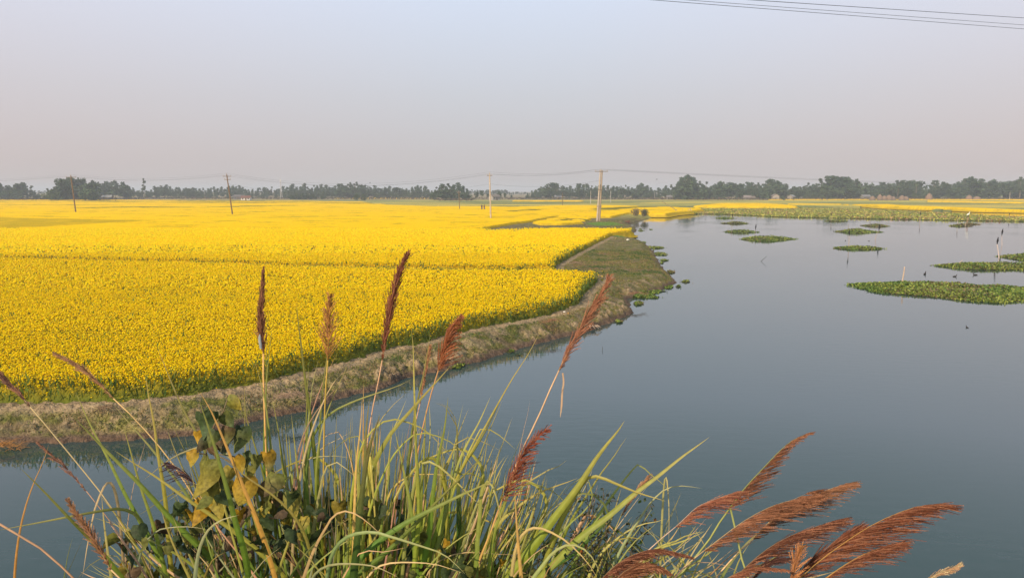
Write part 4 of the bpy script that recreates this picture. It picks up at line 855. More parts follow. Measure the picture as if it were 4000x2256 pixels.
# ------------------------------------------------------------------ lift net frame, boat, bushes, odds and ends
r3 = lambda p: (2000+p[0]*.3882, 640+p[1]*.3882)
p0 = gp(*r3((1700, 505)), 0); dN = p0 @ fwd-CAMZ*fwd[2]; o = empty('fishing_net_frame', tuple(p0)); V0 = Vector(tuple(p0))
def A3(x, y, dy=0): return Vector(tuple(at(*r3((x, y)), dN+dy)))-V0
def pole3(nm, pts, r=.06, col=(.45, .36, .25)):
    mb = MB(); mb.tube(pts, r, 6, col); link(nm, mb.mesh(nm, M_wood), o)
pole3('boom', [A3(1510, 378, 3), A3(1600, 432, 1.5), A3(1660, 468)], .08, (.22, .17, .10)); 
for a, b_ in [((1655, 466), (1740, 492)), ((1740, 492), (1800, 478)), ((1718, 498), (1800, 448)), ((1720, 460), (1716, 498)), ((1600, 508), (1650, 462)), ((1800, 447), (1780, 508)), ((1796, 452), (1830, 506)), ((1655, 468), (1668, 506))]:
    pole3('bamboo', [A3(*a, random.uniform(-1, 1)), A3(*b_, random.uniform(-1, 1))], .06)
pole3('platform', [A3(1590, 507), A3(1690, 509), A3(1790, 509)], .09, (.5, .42, .28))
tag(o, 'bamboo lift net frame with a long slanting boom at the far corner of the pond', 'fishing net')
# wooden boat drawn up on the mud by the twin pole
p = gp(2412, 872, .1); o = empty('wooden_boat', (p[0], p[1], .12), R(-4)); mb = MB(); Lb = 4.6; sec = []
for i in range(11):
    t = i/10*2-1; w_ = .55*(1-abs(t)**2.6)+.03; sh = .30+.28*abs(t)**2.2; kz = .10*abs(t)**3
    sec.append([(t*Lb/2, -w_, sh), (t*Lb/2, -w_*.75, kz+.08), (t*Lb/2, 0, kz), (t*Lb/2, w_*.75, kz+.08), (t*Lb/2, w_, sh), (t*Lb/2, w_*.86, sh-.02), (t*Lb/2, w_*.6, kz+.14), (t*Lb/2, -w_*.6, kz+.14), (t*Lb/2, -w_*.86, sh-.02)])
V = [q for s in sec for q in s]; Fc = [(i*9+j, i*9+(j+1) % 9, (i+1)*9+(j+1) % 9, (i+1)*9+j) for i in range(10) for j in range(9)]
mb.add(V, Fc, (.20, .105, .07)); link('hull', mb.mesh('hull', M_wood), o)
for t in (-.45, .05, .5):
    mb = MB(); mb.box((t*Lb/2, 0, .33), (.22, .95*(1-abs(t)**2.6), .04), col=(.24, .14, .09)); link('thwart', mb.mesh('thwart', M_wood), o)
tag(o, 'low reddish-brown wooden boat lying at the waterline right of the twin pole', 'boat')
def twigbush(sx, sy, w_, h_, label, col, n=420, dn=0):
    p = gp(sx, sy, G); o = empty('dry_bush', (p[0], p[1], G)); mb = MB()
    for i in range(34):
        a = random.uniform(0, 6.28); q = random.uniform(.1, 1); e = Vector((math.cos(a)*q*w_/2, math.sin(a)*q*w_/3, h_*(1-.45*q)*random.uniform(.8, 1.1)))
        mb.tube([(e.x*.2, e.y*.2, 0), e*.6+Vector((0, 0, .1)), e], [.03, .02, .006], 4, (.20, .16, .12))
    link('branches', mb.mesh('branches', M_bark), o); V, Fc, C = leafcloud([(math.cos(i)*w_*.28*random.random(), math.sin(i)*w_*.2, h_*random.uniform(.25, .62), w_*.24, h_*.32) for i in range(9)], n, .09, random, col)
    link('foliage', npmesh('foliage', V, np.array(Fc), M_tree, C), o); tag(o, label, 'bush')
twigbush(2484, 843, 3.6, 1.9, 'greyish dry twiggy bush on the bank right of the twin pole', (.17, .15, .10), 500)
twigbush(2518, 845, 2.6, 1.9, 'greener twin of the dry bush, right beside it on the bank', (.10, .11, .06), 650)
def strawpile(sx, sy, w_, label, col, z=G, n=70, ln=.35, name='straw_heap'):
    p = gp(sx, sy, z); mb = MB()
    for i in range(n):
        a = random.uniform(0, 6.28); q = random.gauss(0, .35)*w_; q2 = random.gauss(0, .22)*w_; b0 = Vector((q, q2, .02+.10*max(0, 1-abs(q)/w_*1.6)))
        dv = Vector((math.cos(a), math.sin(a), random.uniform(-.15, .5)))*random.uniform(.4, 1)*ln
        g = random.uniform(.7, 1.2); mb.tube([b0, b0+dv*.5+Vector((0, 0, .03)), b0+dv], [.006, .005, .003], 3, tuple(c*g for c in col), cap=False)
    tag(link(name, mb.mesh(name, M_grass), None, tuple(p)), label, 'straw', 'straw heaps on the bank')
dd2 = lambda x, y: (x*D2S, y*D2S)
strawpile(*dd2(738, 1003), .85, 'tangled pinkish heap of dry stems on the bank behind the big plumes', (.42, .29, .2), G-.1, 170, .32)
strawpile(*dd2(12, 1131), .5, 'orange-brown tangle of dead plants floating at the left edge', (.45, .22, .07), .05, 90, .3)
strawpile(*dd2(1523, 700), .9, 'reddish dry stems dropped at the corner of the near crop', (.40, .24, .17), G, 110, .4)
strawpile(*dd2(1600, 742), .9, 'rusty dead stems on the slope in the notch of the bank', (.36, .2, .12), G-.1, 110, .35)
strawpile(*dd2(1390, 812), .7, 'small rusty tuft of dry stems near the clods', (.38, .2, .12), G-.05, 60, .3)
strawpile(*dd2(1258, 786+60), .6, 'pale dry stems scattered on the slope above the clods', (.45, .34, .24), G-.2, 60, .3)
strawpile(*dd2(1450, 664), .8, 'pinkish dry stems beside the path below the middle crop', (.42, .28, .2), G, 80, .4)
strawpile(*dd2(268, 1035), .5, 'faint brown scatter of stems beside the dark green patch at left', (.30, .2, .12), G-.1, 60, .25)
# twigs hanging over the water's edge near the curled root
p = gp(*dd2(1494, 826), .05); mb = MB()
for i in range(7):
    a = i*.5; mb.tube([(0, 0, .02), (.25*math.cos(a)-.1, -.15, .18), (.38*math.cos(a), -.25*math.sin(a), .03)], [.03, .022, .01], 5, (.45, .34, .26))
tag(link('driftwood', mb.mesh('driftwood', M_wood, True), None, tuple(p)), 'curled pale root lying at the waterline of the near bank', 'driftwood')
for sx, sy, lab, c in [(*dd2(1420, 785), 'small white scrap of litter on the near bank slope', (.8, .78, .72)), (*dd2(1430, 789), 'orange scrap of litter beside the white one', (.6, .3, .08)), (*dd2(1579, 604), 'white sack lying by the bright green seedling patch', (.8, .77, .7))]:
    p = gp(sx, sy, G); mb = MB(); r = .06 if 'scrap' in lab else .16
    V = [(r*math.cos(a*1.05)*random.uniform(.7, 1.2), r*.7*math.sin(a*1.05)*random.uniform(.7, 1.2), z) for z in (0, r*.6) for a in range(6)]+[(0, 0, r*.9)]
    mb.add(V, [(i, (i+1) % 6, 6+(i+1) % 6, 6+i) for i in range(6)]+[(6+i, 6+(i+1) % 6, 12) for i in range(6)], c)
    tag(link('sack' if 'sack' in lab else 'litter', mb.mesh('litter', M_cloth), None, tuple(p)), lab, 'sack' if 'sack' in lab else 'litter')

# ------------------------------------------------------------------ foreground reeds on the embankment
CAMP = np.array([0, 0, CAMZ])
GRN = (.155, .22, .025); YGR = (.28, .285, .04); DGR = (.055, .115, .018); GRY = (.25, .29, .15); TAN = (.52, .36, .17); ORG = (.52, .27, .06); PNK = (.50, .30, .18); BRN = (.26, .14, .06)
def ribbon(path, wid, roll=0.0, twist=0.0, fold=.22, col=GRN, tipcol=None, n=22, round_=False):
    """a leaf blade: folded strip with thickness profile; path runs tip -> root"""
    P = catmull(path, n); T = np.gradient(P, axis=0); T /= np.linalg.norm(T, axis=1)[:, None]
    view = P-CAMP; view /= np.linalg.norm(view, axis=1)[:, None]
    Wd = np.cross(T, view); Wd /= np.linalg.norm(Wd, axis=1)[:, None]+1e-9; Nn = np.cross(Wd, T)
    t = np.linspace(0, 1, n); pr = np.minimum(1, (t*3.6)**.75)*(1-.15*t) if not round_ else np.ones(n)
    a = roll+twist*(t-.3); W2 = Wd*np.cos(a)[:, None]+Nn*np.sin(a)[:, None]; N2 = -Wd*np.sin(a)[:, None]+Nn*np.cos(a)[:, None]
    hw = (wid*.5*pr)[:, None]; V = np.stack([P-W2*hw+N2*hw*fold, P-W2*hw*.12-N2*hw*fold*.2, P+W2*hw*.12-N2*hw*fold*.2, P+W2*hw+N2*hw*fold], 1).reshape(-1, 3)
    Fc = [(i*4+j, i*4+j+1, (i+1)*4+j+1, (i+1)*4+j) for i in range(n-1) for j in range(3)]
    c = np.tile(np.array(col, float), (n, 1))
    if tipcol is not None: k = np.clip(1-t*4, 0, 1)[:, None]; c = c*(1-k)+np.array(tipcol)*k
    C = np.repeat(c[:, None, :], 4, 1); C[:, 1:3] *= 1.28                         # paler midrib
    return V, Fc, [tuple(q) for q in C.reshape(-1, 3)]
def to3(pts, d0, d1):
    n = len(pts); return [at(x, y, d0+(d1-d0)*i/max(n-1, 1)) for i, (x, y) in enumerate(pts)]
def rooted(path):
    """carry a path on from its last point down into the slope"""
    a, b_ = np.array(path[-2]), np.array(path[-1]); dv = b_-a; dv /= np.linalg.norm(dv)+1e-9
    if dv[2] > -.75: dv = dv*.35+np.array([0, 0, -1.]); dv /= np.linalg.norm(dv)
    mid = b_+dv*.25; mid[2] = min(mid[2], b_[2]-.12); yy = mid[1]+.05; rz = root_z(mid[0], yy)
    r = np.array([mid[0]+dv[0]*.25, yy, rz-.05]); return list(path)+[mid*.6+r*.4+np.array([0, 0, .05]), r]
z1 = lambda *p: Zp(0, 1356, 1000/1614, p)
z2 = lambda *p: Zp(600, 1556, 900/1868, p)
zz3 = lambda *p: Zp(1300, 1556, 900/1868, p)
z4 = lambda *p: Zp(1900, 1556, 900/1868, p)
z5b = lambda *p: Zp(2300, 1600, 1500/2576, p)
z6 = lambda *p: Zp(900, 950, 1000/2235, p)
z7 = lambda *p: Zp(1600, 950, 1000/1816, p)
zd = lambda *p: [(x*D2S, y*D2S) for x, y in p]
# traced blades: (points tip -> root, width in px, colour, depth at tip, depth at root)
BL = [
 (z1((435, 412), (520, 495), (640, 620), (880, 860), (1080, 1080), (1300, 1300), (1430, 1440)), 22, GRN, 2.5, 2.7), (z1((470, 265), (560, 470), (680, 700), (800, 950), (900, 1130), (1000, 1330), (1050, 1453)), 15, GRN, 2.8, 2.8),
 (z1((985, -10), (1020, 70), (1080, 220), (1170, 420), (1250, 560), (1330, 760), (1400, 1000)), 12, (.13, .17, .03), 2.9, 2.9), (z1((915, 160), (935, 300), (960, 420), (1000, 700), (1040, 950), (1065, 1240)), 16, YGR, 2.8, 2.8),
 (z1((775, 485), (830, 680), (880, 860), (960, 1100), (1050, 1453)), 15, GRN, 2.7, 2.7), (z1((118, 750), (280, 910), (450, 1090), (560, 1200), (770, 1453)), 17, GRN, 2.4, 2.6),
 (z1((-30, 1155), (200, 1112), (500, 1055), (640, 1030), (760, 1018), (850, 1050), (900, 1120)), 16, (.20, .25, .06), 2.5, 2.8), (z1((715, 645), (830, 720), (960, 800), (1200, 970), (1380, 1090), (1614, 1270), (1750, 1400)), 17, YGR, 2.5, 2.6),
 (z1((700, 340), (800, 460), (940, 620), (1060, 770), (1180, 930), (1260, 1060)), 13, (.16, .20, .05), 2.9, 2.9), (z1((520, 1453), (545, 1280), (570, 1150), (600, 1010), (632, 925)), 11, TAN, 2.6, 2.7),
 (z1((620, 918), (720, 1040), (860, 1250), (960, 1453)), 13, YGR, 2.7, 2.7), (z1((640, 930), (655, 1100), (680, 1300), (700, 1440)), 14, (.33, .33, .09), 2.75, 2.7),
 (z1((1250, 320), (1330, 550), (1420, 850), (1480, 1080), (1550, 1330), (1570, 1453)), 24, (.19, .27, .03), 2.4, 2.5), (z1((1255, 272), (1330, 400), (1400, 560), (1470, 730), (1540, 900), (1620, 1100)), 19, ORG, 2.45, 2.5),
 (z1((1510, 1055), (1400, 1085), (1320, 1140), (1265, 1240), (1240, 1350), (1228, 1453)), 20, GRY, 2.3, 2.4), (z1((1425, 1288), (1350, 1330), (1310, 1400), (1290, 1453)), 18, YGR, 2.3, 2.4),
 (z1((1043, 450), (1060, 530), (1100, 640), (1160, 780)), 11, (.17, .20, .07), 2.9, 2.9), (z1((1085, 465), (1120, 560), (1160, 640), (1210, 760)), 10, GRN, 2.9, 2.9), (z1((1543, 235), (1545, 400), (1575, 520), (1614, 640)), 10, GRN, 2.9, 2.9),
 (z1((1300, 1145), (1200, 1130), (1100, 1132), (1000, 1150), (950, 1190)), 9, (.32, .36, .25), 2.5, 2.6), (z1((590, 1070), (750, 1125), (1000, 1240), (1200, 1360), (1300, 1453)), 13, YGR, 2.7, 2.7), (z1((310, 605), (272, 720), (218, 840), (195, 900)), 9, ORG, 2.8, 2.8),
 (z1((930, 545), (905, 640), (880, 720)), 4, PNK, 2.8, 2.8), (z1((460, 1190), (430, 1300), (405, 1453)), 7, (.12, .19, .03), 2.9, 2.9), (z1((530, 1190), (480, 1300), (420, 1440)), 4, DGR, 2.9, 2.9),
 (z1((1160, 540), (1175, 600), (1195, 660), (1230, 760)), 10, GRN, 2.95, 2.9), (z1((1010, 300+700), (1040, 1100), (1100, 1260), (1180, 1420)), 14, YGR, 2.5, 2.5),
 (z1((1380, 680), (1450, 730), (1560, 820), (1680, 900), (1800, 1000)), 14, (.34, .27, .06), 2.4, 2.5), 
 (z6((575, 500), (590, 660), (620, 900), (650, 1160), (670, 1300), (690, 1453)), 17, GRN, 2.7, 2.7), (z6((685, 1040), (680, 1140), (670, 1300), (665, 1453)), 10, GRN, 2.7, 2.7), (z6((770, 1010), (740, 1120), (710, 1270), (690, 1453)), 11, (.12, .2, .03), 2.75, 2.7),
 (z6((335, 570), (322, 700), (318, 800)), 5, DGR, 2.9, 2.9), (z6((370, 690), (345, 900), (320, 1150), (310, 1300)), 9, GRN, 2.9, 2.9), (z6((205, 1010), (240, 1120), (270, 1230)), 9, GRN, 2.9, 2.8), (z6((920, 470), (905, 620), (875, 820), (850, 960)), 9, (.16, .2, .04), 2.75, 2.75),
 (z6((1030, 1050), (960, 1200), (900, 1330), (850, 1453)), 10, GRN, 2.8, 2.7), (z6((125, 1240), (125, 1350), (125, 1453)), 7, GRN, 2.8, 2.8), (z6((350, 1250), (365, 1350), (385, 1453)), 8, GRN, 2.8, 2.8), (z6((1165, 1120), (1100, 1106), (1000, 1120), (920, 1190), (850, 1300), (780, 1453)), 10, (.38, .33, .18), 2.8, 2.7),
 (z6((1120, 1235), (1010, 1230), (920, 1270), (850, 1340), (760, 1453)), 9, (.4, .3, .18), 2.8, 2.7), (z6((1580, 745), (1595, 900), (1600, 1100), (1605, 1300), (1610, 1453)), 13, (.33, .30, .05), 2.7, 2.7), (z6((1748, 770), (1720, 950), (1690, 1130), (1650, 1300), (1620, 1453)), 14, (.17, .22, .05), 2.65, 2.7),
 (z6((1930, 1060), (1850, 1150), (1760, 1250), (1660, 1360), (1580, 1453), (1400, 1660), (1290, 1850)), 22, (.21, .28, .04), 2.5, 2.6), (z6((1590, 1180), (1450, 1250), (1300, 1300), (1100, 1370), (920, 1453)), 12, (.17, .25, .05), 2.6, 2.7), (z6((1160, 1200), (1162, 1300), (1160, 1453)), 9, ORG, 2.7, 2.7),
 (z6((1545, 1300), (1450, 1380), (1380, 1453)), 8, YGR, 2.8, 2.8), (z6((930, 960), (880, 1060), (800, 1230), (720, 1453)), 8, PNK, 2.85, 2.8),
 (zz3((935, -20), (905, 250), (850, 500), (810, 800), (780, 1100), (715, 1453)), 22, (.17, .24, .025), 2.5, 2.55), (zz3((655, -40), (668, 300), (690, 600), (700, 900), (655, 1453)), 19, (.22, .27, .03), 2.45, 2.5), (zz3((755, 60), (742, 400), (722, 700), (712, 1000), (720, 1300)), 17, GRN, 2.6, 2.6),
 (zz3((1280, -20), (1180, 200), (1080, 380), (1000, 560), (940, 800), (860, 1100), (815, 1453)), 18, (.24, .28, .06), 2.6, 2.6), (zz3((1370, -10), (1260, 220), (1170, 380), (1070, 530), (960, 750), (870, 1000)), 18, GRN, 2.65, 2.6), (zz3((1103, 75), (1040, 230), (960, 460), (900, 640)), 12, YGR, 2.8, 2.7),
 (zz3((1062, 25), (1010, 250), (980, 450), (960, 700)), 8, GRN, 2.85, 2.8), (zz3((1457, 145), (1390, 330), (1300, 560), (1220, 760), (1150, 950)), 12, (.24, .27, .1), 2.8, 2.75), (zz3((1485, 415), (1340, 290), (1270, 250), (1215, 240), (1140, 360), (1040, 580), (960, 800)), 13, YGR, 2.6, 2.6),
 (zz3((1385, 435), (1200, 342), (1100, 312), (1020, 345), (960, 450)), 9, YGR, 2.7, 2.7), (zz3((1320, 652), (1240, 690), (1100, 752), (850, 872), (500, 1062), (180, 1340)), 24, (.10, .17, .025), 2.3, 2.45), (zz3((1378, 1055), (1340, 860), (1300, 720), (1262, 662), (1228, 700), (1190, 950), (1160, 1400)), 20, (.20, .26, .04), 2.35, 2.45),
 (zz3((1300, 968), (1150, 822), (1020, 692), (900, 580), (800, 515), (730, 512), (690, 560), (660, 700)), 13, (.28, .30, .08), 2.45, 2.5), (zz3((1235, 432), (1100, 590), (1000, 680), (850, 830), (650, 1040), (420, 1260), (180, 1453)), 20, (.12, .19, .03), 2.4, 2.45),
 (zz3((415, 1150), (360, 1070), (280, 1000), (180, 930), (90, 910), (10, 945), (-60, 1050)), 13, (.46, .30, .14), 2.3, 2.4), (zz3((1085, 1430), (900, 1262), (700, 1190), (480, 1122), (330, 1082), (225, 1088)), 15, (.24, .29, .12), 2.25, 2.3), (zz3((1475, 735), (1490, 1000), (1505, 1200), (1528, 1453)), 18, (.60, .38, .12), 2.4, 2.45),
 (zz3((1352, 895), (1270, 1100), (1170, 1350)), 16, (.52, .33, .09), 2.4, 2.45), (zz3((388, 125), (345, 240), (300, 400), (262, 600), (225, 900), (185, 1300), (170, 1453)), 30, DGR, 2.35, 2.4), (zz3((300, -10), (275, 200), (260, 500), (225, 900), (180, 1300)), 22, (.045, .10, .015), 2.42, 2.4),
 (zz3((640, 110), (610, 290), (580, 450), (540, 700)), 7, PNK, 2.9, 2.85), (zz3((705, 220), (650, 400), (610, 600), (560, 900)), 9, PNK, 2.85, 2.8), (zz3((240, -30), (222, 250), (190, 500), (180, 700), (170, 1000)), 13, (.55, .33, .10), 2.5, 2.5), (zz3((820, 30), (880, 42), (930, 90), (970, 160), (1005, 225), (1010, 330)), 13, DGR, 2.7, 2.7),
 (zz3((780, 0), (790, 250), (765, 600), (745, 900)), 10, YGR, 2.8, 2.75), (zz3((600, 0), (540, 140), (470, 290), (380, 420), (300, 600)), 16, (.22, .27, .07), 2.7, 2.6), (zz3((500, 250), (545, 450), (600, 720), (640, 950), (660, 1200)), 20, (.14, .22, .03), 2.5, 2.5), (zz3((1600, 0), (1590, 80), (1560, 200)), 3, TAN, 2.9, 2.9),
 (zz3((170, 1330), (340, 1130), (420, 1000), (560, 700), (690, 540)), 15, YGR, 2.5, 2.6), (zz3((330, 1453), (350, 1100), (330, 800), (310, 560)), 12, (.42, .38, .08), 2.45, 2.5), (zz3((160, 260), (60, 320), (-60, 380), (-160, 460)), 8, TAN, 2.8, 2.8), (zz3((150, 480), (0, 462), (-120, 470)), 10, GRY, 2.7, 2.7),
 (zz3((190, 640), (100, 560), (20, 512), (-60, 560), (-90, 680)), 16, (.27, .30, .12), 2.55, 2.6), (zz3((1040, 635), (960, 625), (850, 612), (700, 612)), 11, (.42, .38, .08), 2.6, 2.6), (zz3((1380, 0), (1250, 310), (1130, 620), (1000, 900)), 11, (.2, .25, .05), 2.9, 2.8), (zz3((1240, 380), (1180, 560), (1110, 760), (1060, 1000)), 14, GRN, 2.75, 2.7), 
 (zz3((1330, 330), (1250, 520), (1160, 760), (1100, 950)), 13, YGR, 2.8, 2.75), (zz3((1410, 450), (1330, 560), (1240, 720), (1150, 900), (1090, 1080)), 14, (.2, .26, .06), 2.7, 2.65), (zz3((480, 340), (520, 400), (500, 620)), 8, PNK, 2.8, 2.8), (zz3((610, 1200), (420, 1240), (230, 1240), (180, 1300)), 8, (.6, .4, .2), 2.35, 2.4),
 (zz3((1060, 1415), (850, 1345), (640, 1325), (440, 1335)), 9, (.58, .40, .2), 2.3, 2.4), (zz3((540, 1453), (480, 1420), (340, 1360), (180, 1340), (0, 1345)), 13, (.22, .26, .13), 2.2, 2.3), (zz3((1500, 1265), (1270, 1255), (1080, 1245), (980, 1262)), 6, (.5, .35, .2), 2.5, 2.5),
 (z4((1122, 175), (1060, 270), (1000, 340), (900, 470), (750, 700), (600, 900), (430, 1130), (190, 1453)), 34, (.19, .26, .03), 2.4, 2.5), (z4((1142, 308), (1110, 350), (1040, 460), (920, 620), (850, 730), (740, 900)), 13, GRN, 2.7, 2.7), (z4((1812, 308), (1720, 375), (1600, 460), (1400, 620), (1200, 770), (1000, 940), (750, 1130), (600, 1280), (430, 1453)), 26, (.20, .26, .035), 2.4, 2.5),
 (z4((1490, 760), (1420, 680), (1340, 620), (1270, 555), (1228, 533), (1180, 580), (1100, 680), (1010, 800), (900, 960)), 14, (.24, .29, .05), 2.65, 2.65), (z4((1460, 832), (1380, 808), (1250, 770), (1050, 690), (920, 638), (840, 630), (790, 680), (700, 820)), 22, (.27, .30, .04), 2.4, 2.5), (z4((745, 640), (640, 682), (540, 715), (430, 760), (300, 840), (180, 930)), 17, YGR, 2.6, 2.6),
 (z4((1752, 727), (1650, 712), (1540, 708), (1450, 735), (1370, 800), (1270, 930), (1160, 1100)), 12, (.27, .32, .16), 2.55, 2.6), (z4((1478, 1195), (1480, 1000), (1478, 850), (1470, 735)), 9, (.36, .35, .14), 2.6, 2.6), (z4((1580, 745), (1540, 860), (1490, 970), (1420, 1180)), 6, DGR, 2.8, 2.75), (z4((1832, 1005), (1760, 1110), (1660, 1220), (1500, 1420)), 13, (.27, .29, .09), 2.7, 2.7),
 (z4((1775, 1072), (1620, 1110), (1520, 1160), (1400, 1200), (1280, 1300)), 15, (.27, .30, .06), 2.6, 2.6), (z4((1462, 972), (1380, 995), (1250, 1020), (1130, 1080), (1000, 1180)), 13, (.36, .36, .12), 2.6, 2.6), (z4((900, 1453), (830, 1340), (740, 1240), (640, 1150), (500, 1072)), 15, (.5, .37, .16), 2.35, 2.4), (z4((925, 1430), (890, 1340), (820, 1240), (740, 1190), (650, 1185), (560, 1230), (440, 1370)), 19, (.26, .30, .10), 2.35, 2.4),
 (z4((1292, 1205), (1275, 1150), (1230, 1128), (1130, 1128), (1020, 1160)), 12, YGR, 2.6, 2.6), (z4((1312, 700), (1200, 850), (1090, 1000), (1000, 1130)), 5, (.5, .4, .25), 2.7, 2.7), (z4((655, 495), (600, 540), (520, 570), (400, 640), (290, 712), (200, 850)), 15, (.25, .30, .09), 2.6, 2.65), (z4((270, 480), (230, 640), (150, 850), (60, 1100), (20, 1400)), 16, GRN, 2.5, 2.5),
 (z4((180, 450), (100, 600), (20, 820), (-60, 1100)), 15, YGR, 2.6, 2.6), (z4((560, 690), (480, 860), (400, 1050), (330, 1250)), 10, GRN, 2.7, 2.7), (z4((465, 960), (430, 1100), (380, 1300)), 10, (.2, .25, .08), 2.5, 2.5), (z4((490, 670), (430, 720), (330, 820), (240, 900)), 7, YGR, 2.75, 2.7), (z4((310, 265), (240, 420), (170, 640)), 7, GRN, 2.85, 2.8),
 (z4((870, 520), (850, 600), (800, 720), (700, 900), (600, 1130)), 9, (.28, .3, .12), 2.75, 2.7), (z4((1030, 950), (950, 1050), (820, 1240)), 10, GRN, 2.7, 2.65), (z4((1110, 900), (1060, 1020), (990, 1180), (900, 1400)), 11, YGR, 2.65, 2.6), (z4((970, 1150), (985, 1250), (1010, 1320)), 7, (.4, .38, .12), 2.5, 2.5),
 (z5b((830, 755), (780, 830), (720, 920), (640, 1060), (600, 1140)), 12, (.30, .32, .14), 2.6, 2.6), (z5b((780, 812), (680, 860), (600, 890), (500, 920), (420, 980)), 15, (.28, .31, .06), 2.55, 2.55), (z5b((885, 945), (830, 1010), (760, 1080), (700, 1140)), 14, (.20, .25, .06), 2.5, 2.5), (z5b((560, 560), (590, 700)), 4, DGR, 2.9, 2.9),
 (z5b((625, 550), (580, 640), (540, 720), (480, 860)), 6, DGR, 2.8, 2.8), (z5b((410, 790), (440, 850), (470, 890), (490, 960)), 10, YGR, 2.6, 2.6), (z5b((700, 900), (640, 1000), (560, 1127)), 10, YGR, 2.7, 2.65), (z5b((1040, 1120), (960, 1060), (870, 1030), (780, 1020)), 6, (.3, .22, .15), 2.4, 2.4), (z5b((840, 870), (780, 960), (720, 1060), (690, 1130)), 12, (.3, .3, .05), 2.5, 2.5),
 (zd((1100, 1010), (1125, 1020), (1140, 1040), (1150, 1075), (1150, 1130)), 9, DGR, 2.7, 2.7), (zd((1360, 830), (1335, 880), (1290, 950), (1250, 1020), (1200, 1110), (1140, 1220)), 9, (.36, .33, .06), 2.55, 2.6),
]
KEYX = [500, 760, 980, 1190, 1400, 1600, 1800, 2020, 2260, 2500, 2740]
groups_ = {k: MB() for k in range(len(KEYX))}; dryg = {k: MB() for k in range(len(KEYX))}
def addblade(path3, wpx, col, dmean, tip=None, twist=None):
    path3 = rooted(path3); wid = wpx/F*dmean; r = path3[-1]
    sx = 2000+r[0]/2.7*F; k = int(np.argmin([abs(sx-q) for q in KEYX])); col = tuple(c*random.uniform(.88, 1.12) for c in col)
    v, f, c = ribbon(path3, wid*1.12, random.uniform(-.45, .45), random.uniform(-.7, .7) if twist is None else twist, random.uniform(.15, .4), col, tip or tuple(q*.6+e for q, e in zip(col, (.22, .14, .06))), n=8+5*len(path3))
    dry = col[0] > col[1]*1.12; (dryg if dry else groups_)[k].add(v, f, c)
for pts, wpx, col, d0, d1 in BL: addblade(to3(pts, d0, d1), wpx, col, (d0+d1)/2)
# the rest of the thicket, thinner and mostly lower
TOPX = np.array([0, 450, 700, 900, 1100, 1400, 1700, 1950, 2150, 2400, 2600, 2750, 2900]); TOPY = np.array([2300, 2080, 1900, 1800, 1690, 1680, 1720, 1800, 1900, 1980, 2030, 2060, 2200])
random.seed(21)
for i in range(400):
    rx = random.choice([random.gauss(1450, 380), random.uniform(620, 2750), random.gauss(1700, 250)])
    if rx < 560 or rx > 2800: continue
    lean = (rx-1350)*.34+random.gauss(0, 85); tx = rx+lean; ty = float(np.interp(tx, TOPX, TOPY))-90+abs(random.gauss(0, 200)); dd_ = random.uniform(2.55, 3.25)
    if ty > 2300: continue
    r = random.random(); col = GRN if r < .56 else (YGR if r < .74 else (DGR if r < .84 else (TAN if r < .90 else (PNK if r < .96 else GRY))))
    bend = random.random()
    if bend < .07:                                  # blade that arches over
        s = random.choice((-1, 1))*random.uniform(60, 200); pts = [(tx+s*2.0, ty+random.uniform(90, 220)), (tx+s*1.1, ty+25), (tx+s*.4, ty), (tx-s*.1, ty+70), (tx-lean*.3-s*.2, ty+200), (rx, 2330)]
    else: pts = [(tx, ty), (tx-lean*.22+random.uniform(-12, 12), ty+(2330-ty)*.3), (tx-lean*.6, ty+(2330-ty)*.65), (rx, 2330)]
    addblade(to3(pts, dd_, dd_-.05), random.choice((6, 8, 10, 13, 16)), col, dd_)
# shorter leaning blades that close the foot of the stand
for i in range(80):
    rx = random.uniform(620, 2850); dd_ = random.uniform(2.4, 3.0); s = random.choice((-1, 1))*random.uniform(60, 420); ty = random.uniform(1990, 2260)
    r = random.random(); col = GRN if r < .26 else (YGR if r < .36 else (DGR if r < .56 else (TAN if r < .72 else (BRN if r < .9 else GRY))))
    addblade(to3([(rx+s, ty), (rx+s*.72, ty+50), (rx+s*.3, ty+180), (rx, 2400)], dd_, dd_), random.uniform(6, 15), col, dd_)
PLACE = ['leftmost reed tussock, long blades leaning far left over the water', 'reed tussock left of the big heart-shaped vine leaves', 'reed tussock growing through the heart-leaved vine', 'tall reed tussock below the bushy rust plume, right of the vine', 'thick reed tussock with a broad dark green blade in the middle of the stand',
         'dense upright reed tussock at the centre of the foreground', 'bright green reed tussock just left of the spiky red plume', 'reed tussock under the spiky red plume', 'reed tussock with two very long blades leaning right past the small-leaved shrub', 'reed tussock with arching blades right of the small-leaved shrub', 'rightmost reed tussock under the nodding rust plumes']
for k in range(len(KEYX)):
    g = groups_[k]; dg = dryg[k]
    if not g.n and not dg.n: continue
    x = (KEYX[k]-2000)/F*2.7; o = empty('reed_tussock', (x, 2.7, root_z(x, 2.7)))
    for nm, q in (('green_blades', g), ('dry_blades', dg)):
        if q.n: q.v = [(a-x, b_-2.7, c-root_z(x, 2.7)) for a, b_, c in q.v]; link(nm, q.mesh(nm, M_reed, True), o)
    tag(o, PLACE[k], 'reeds', 'reed tussocks on the near slope')

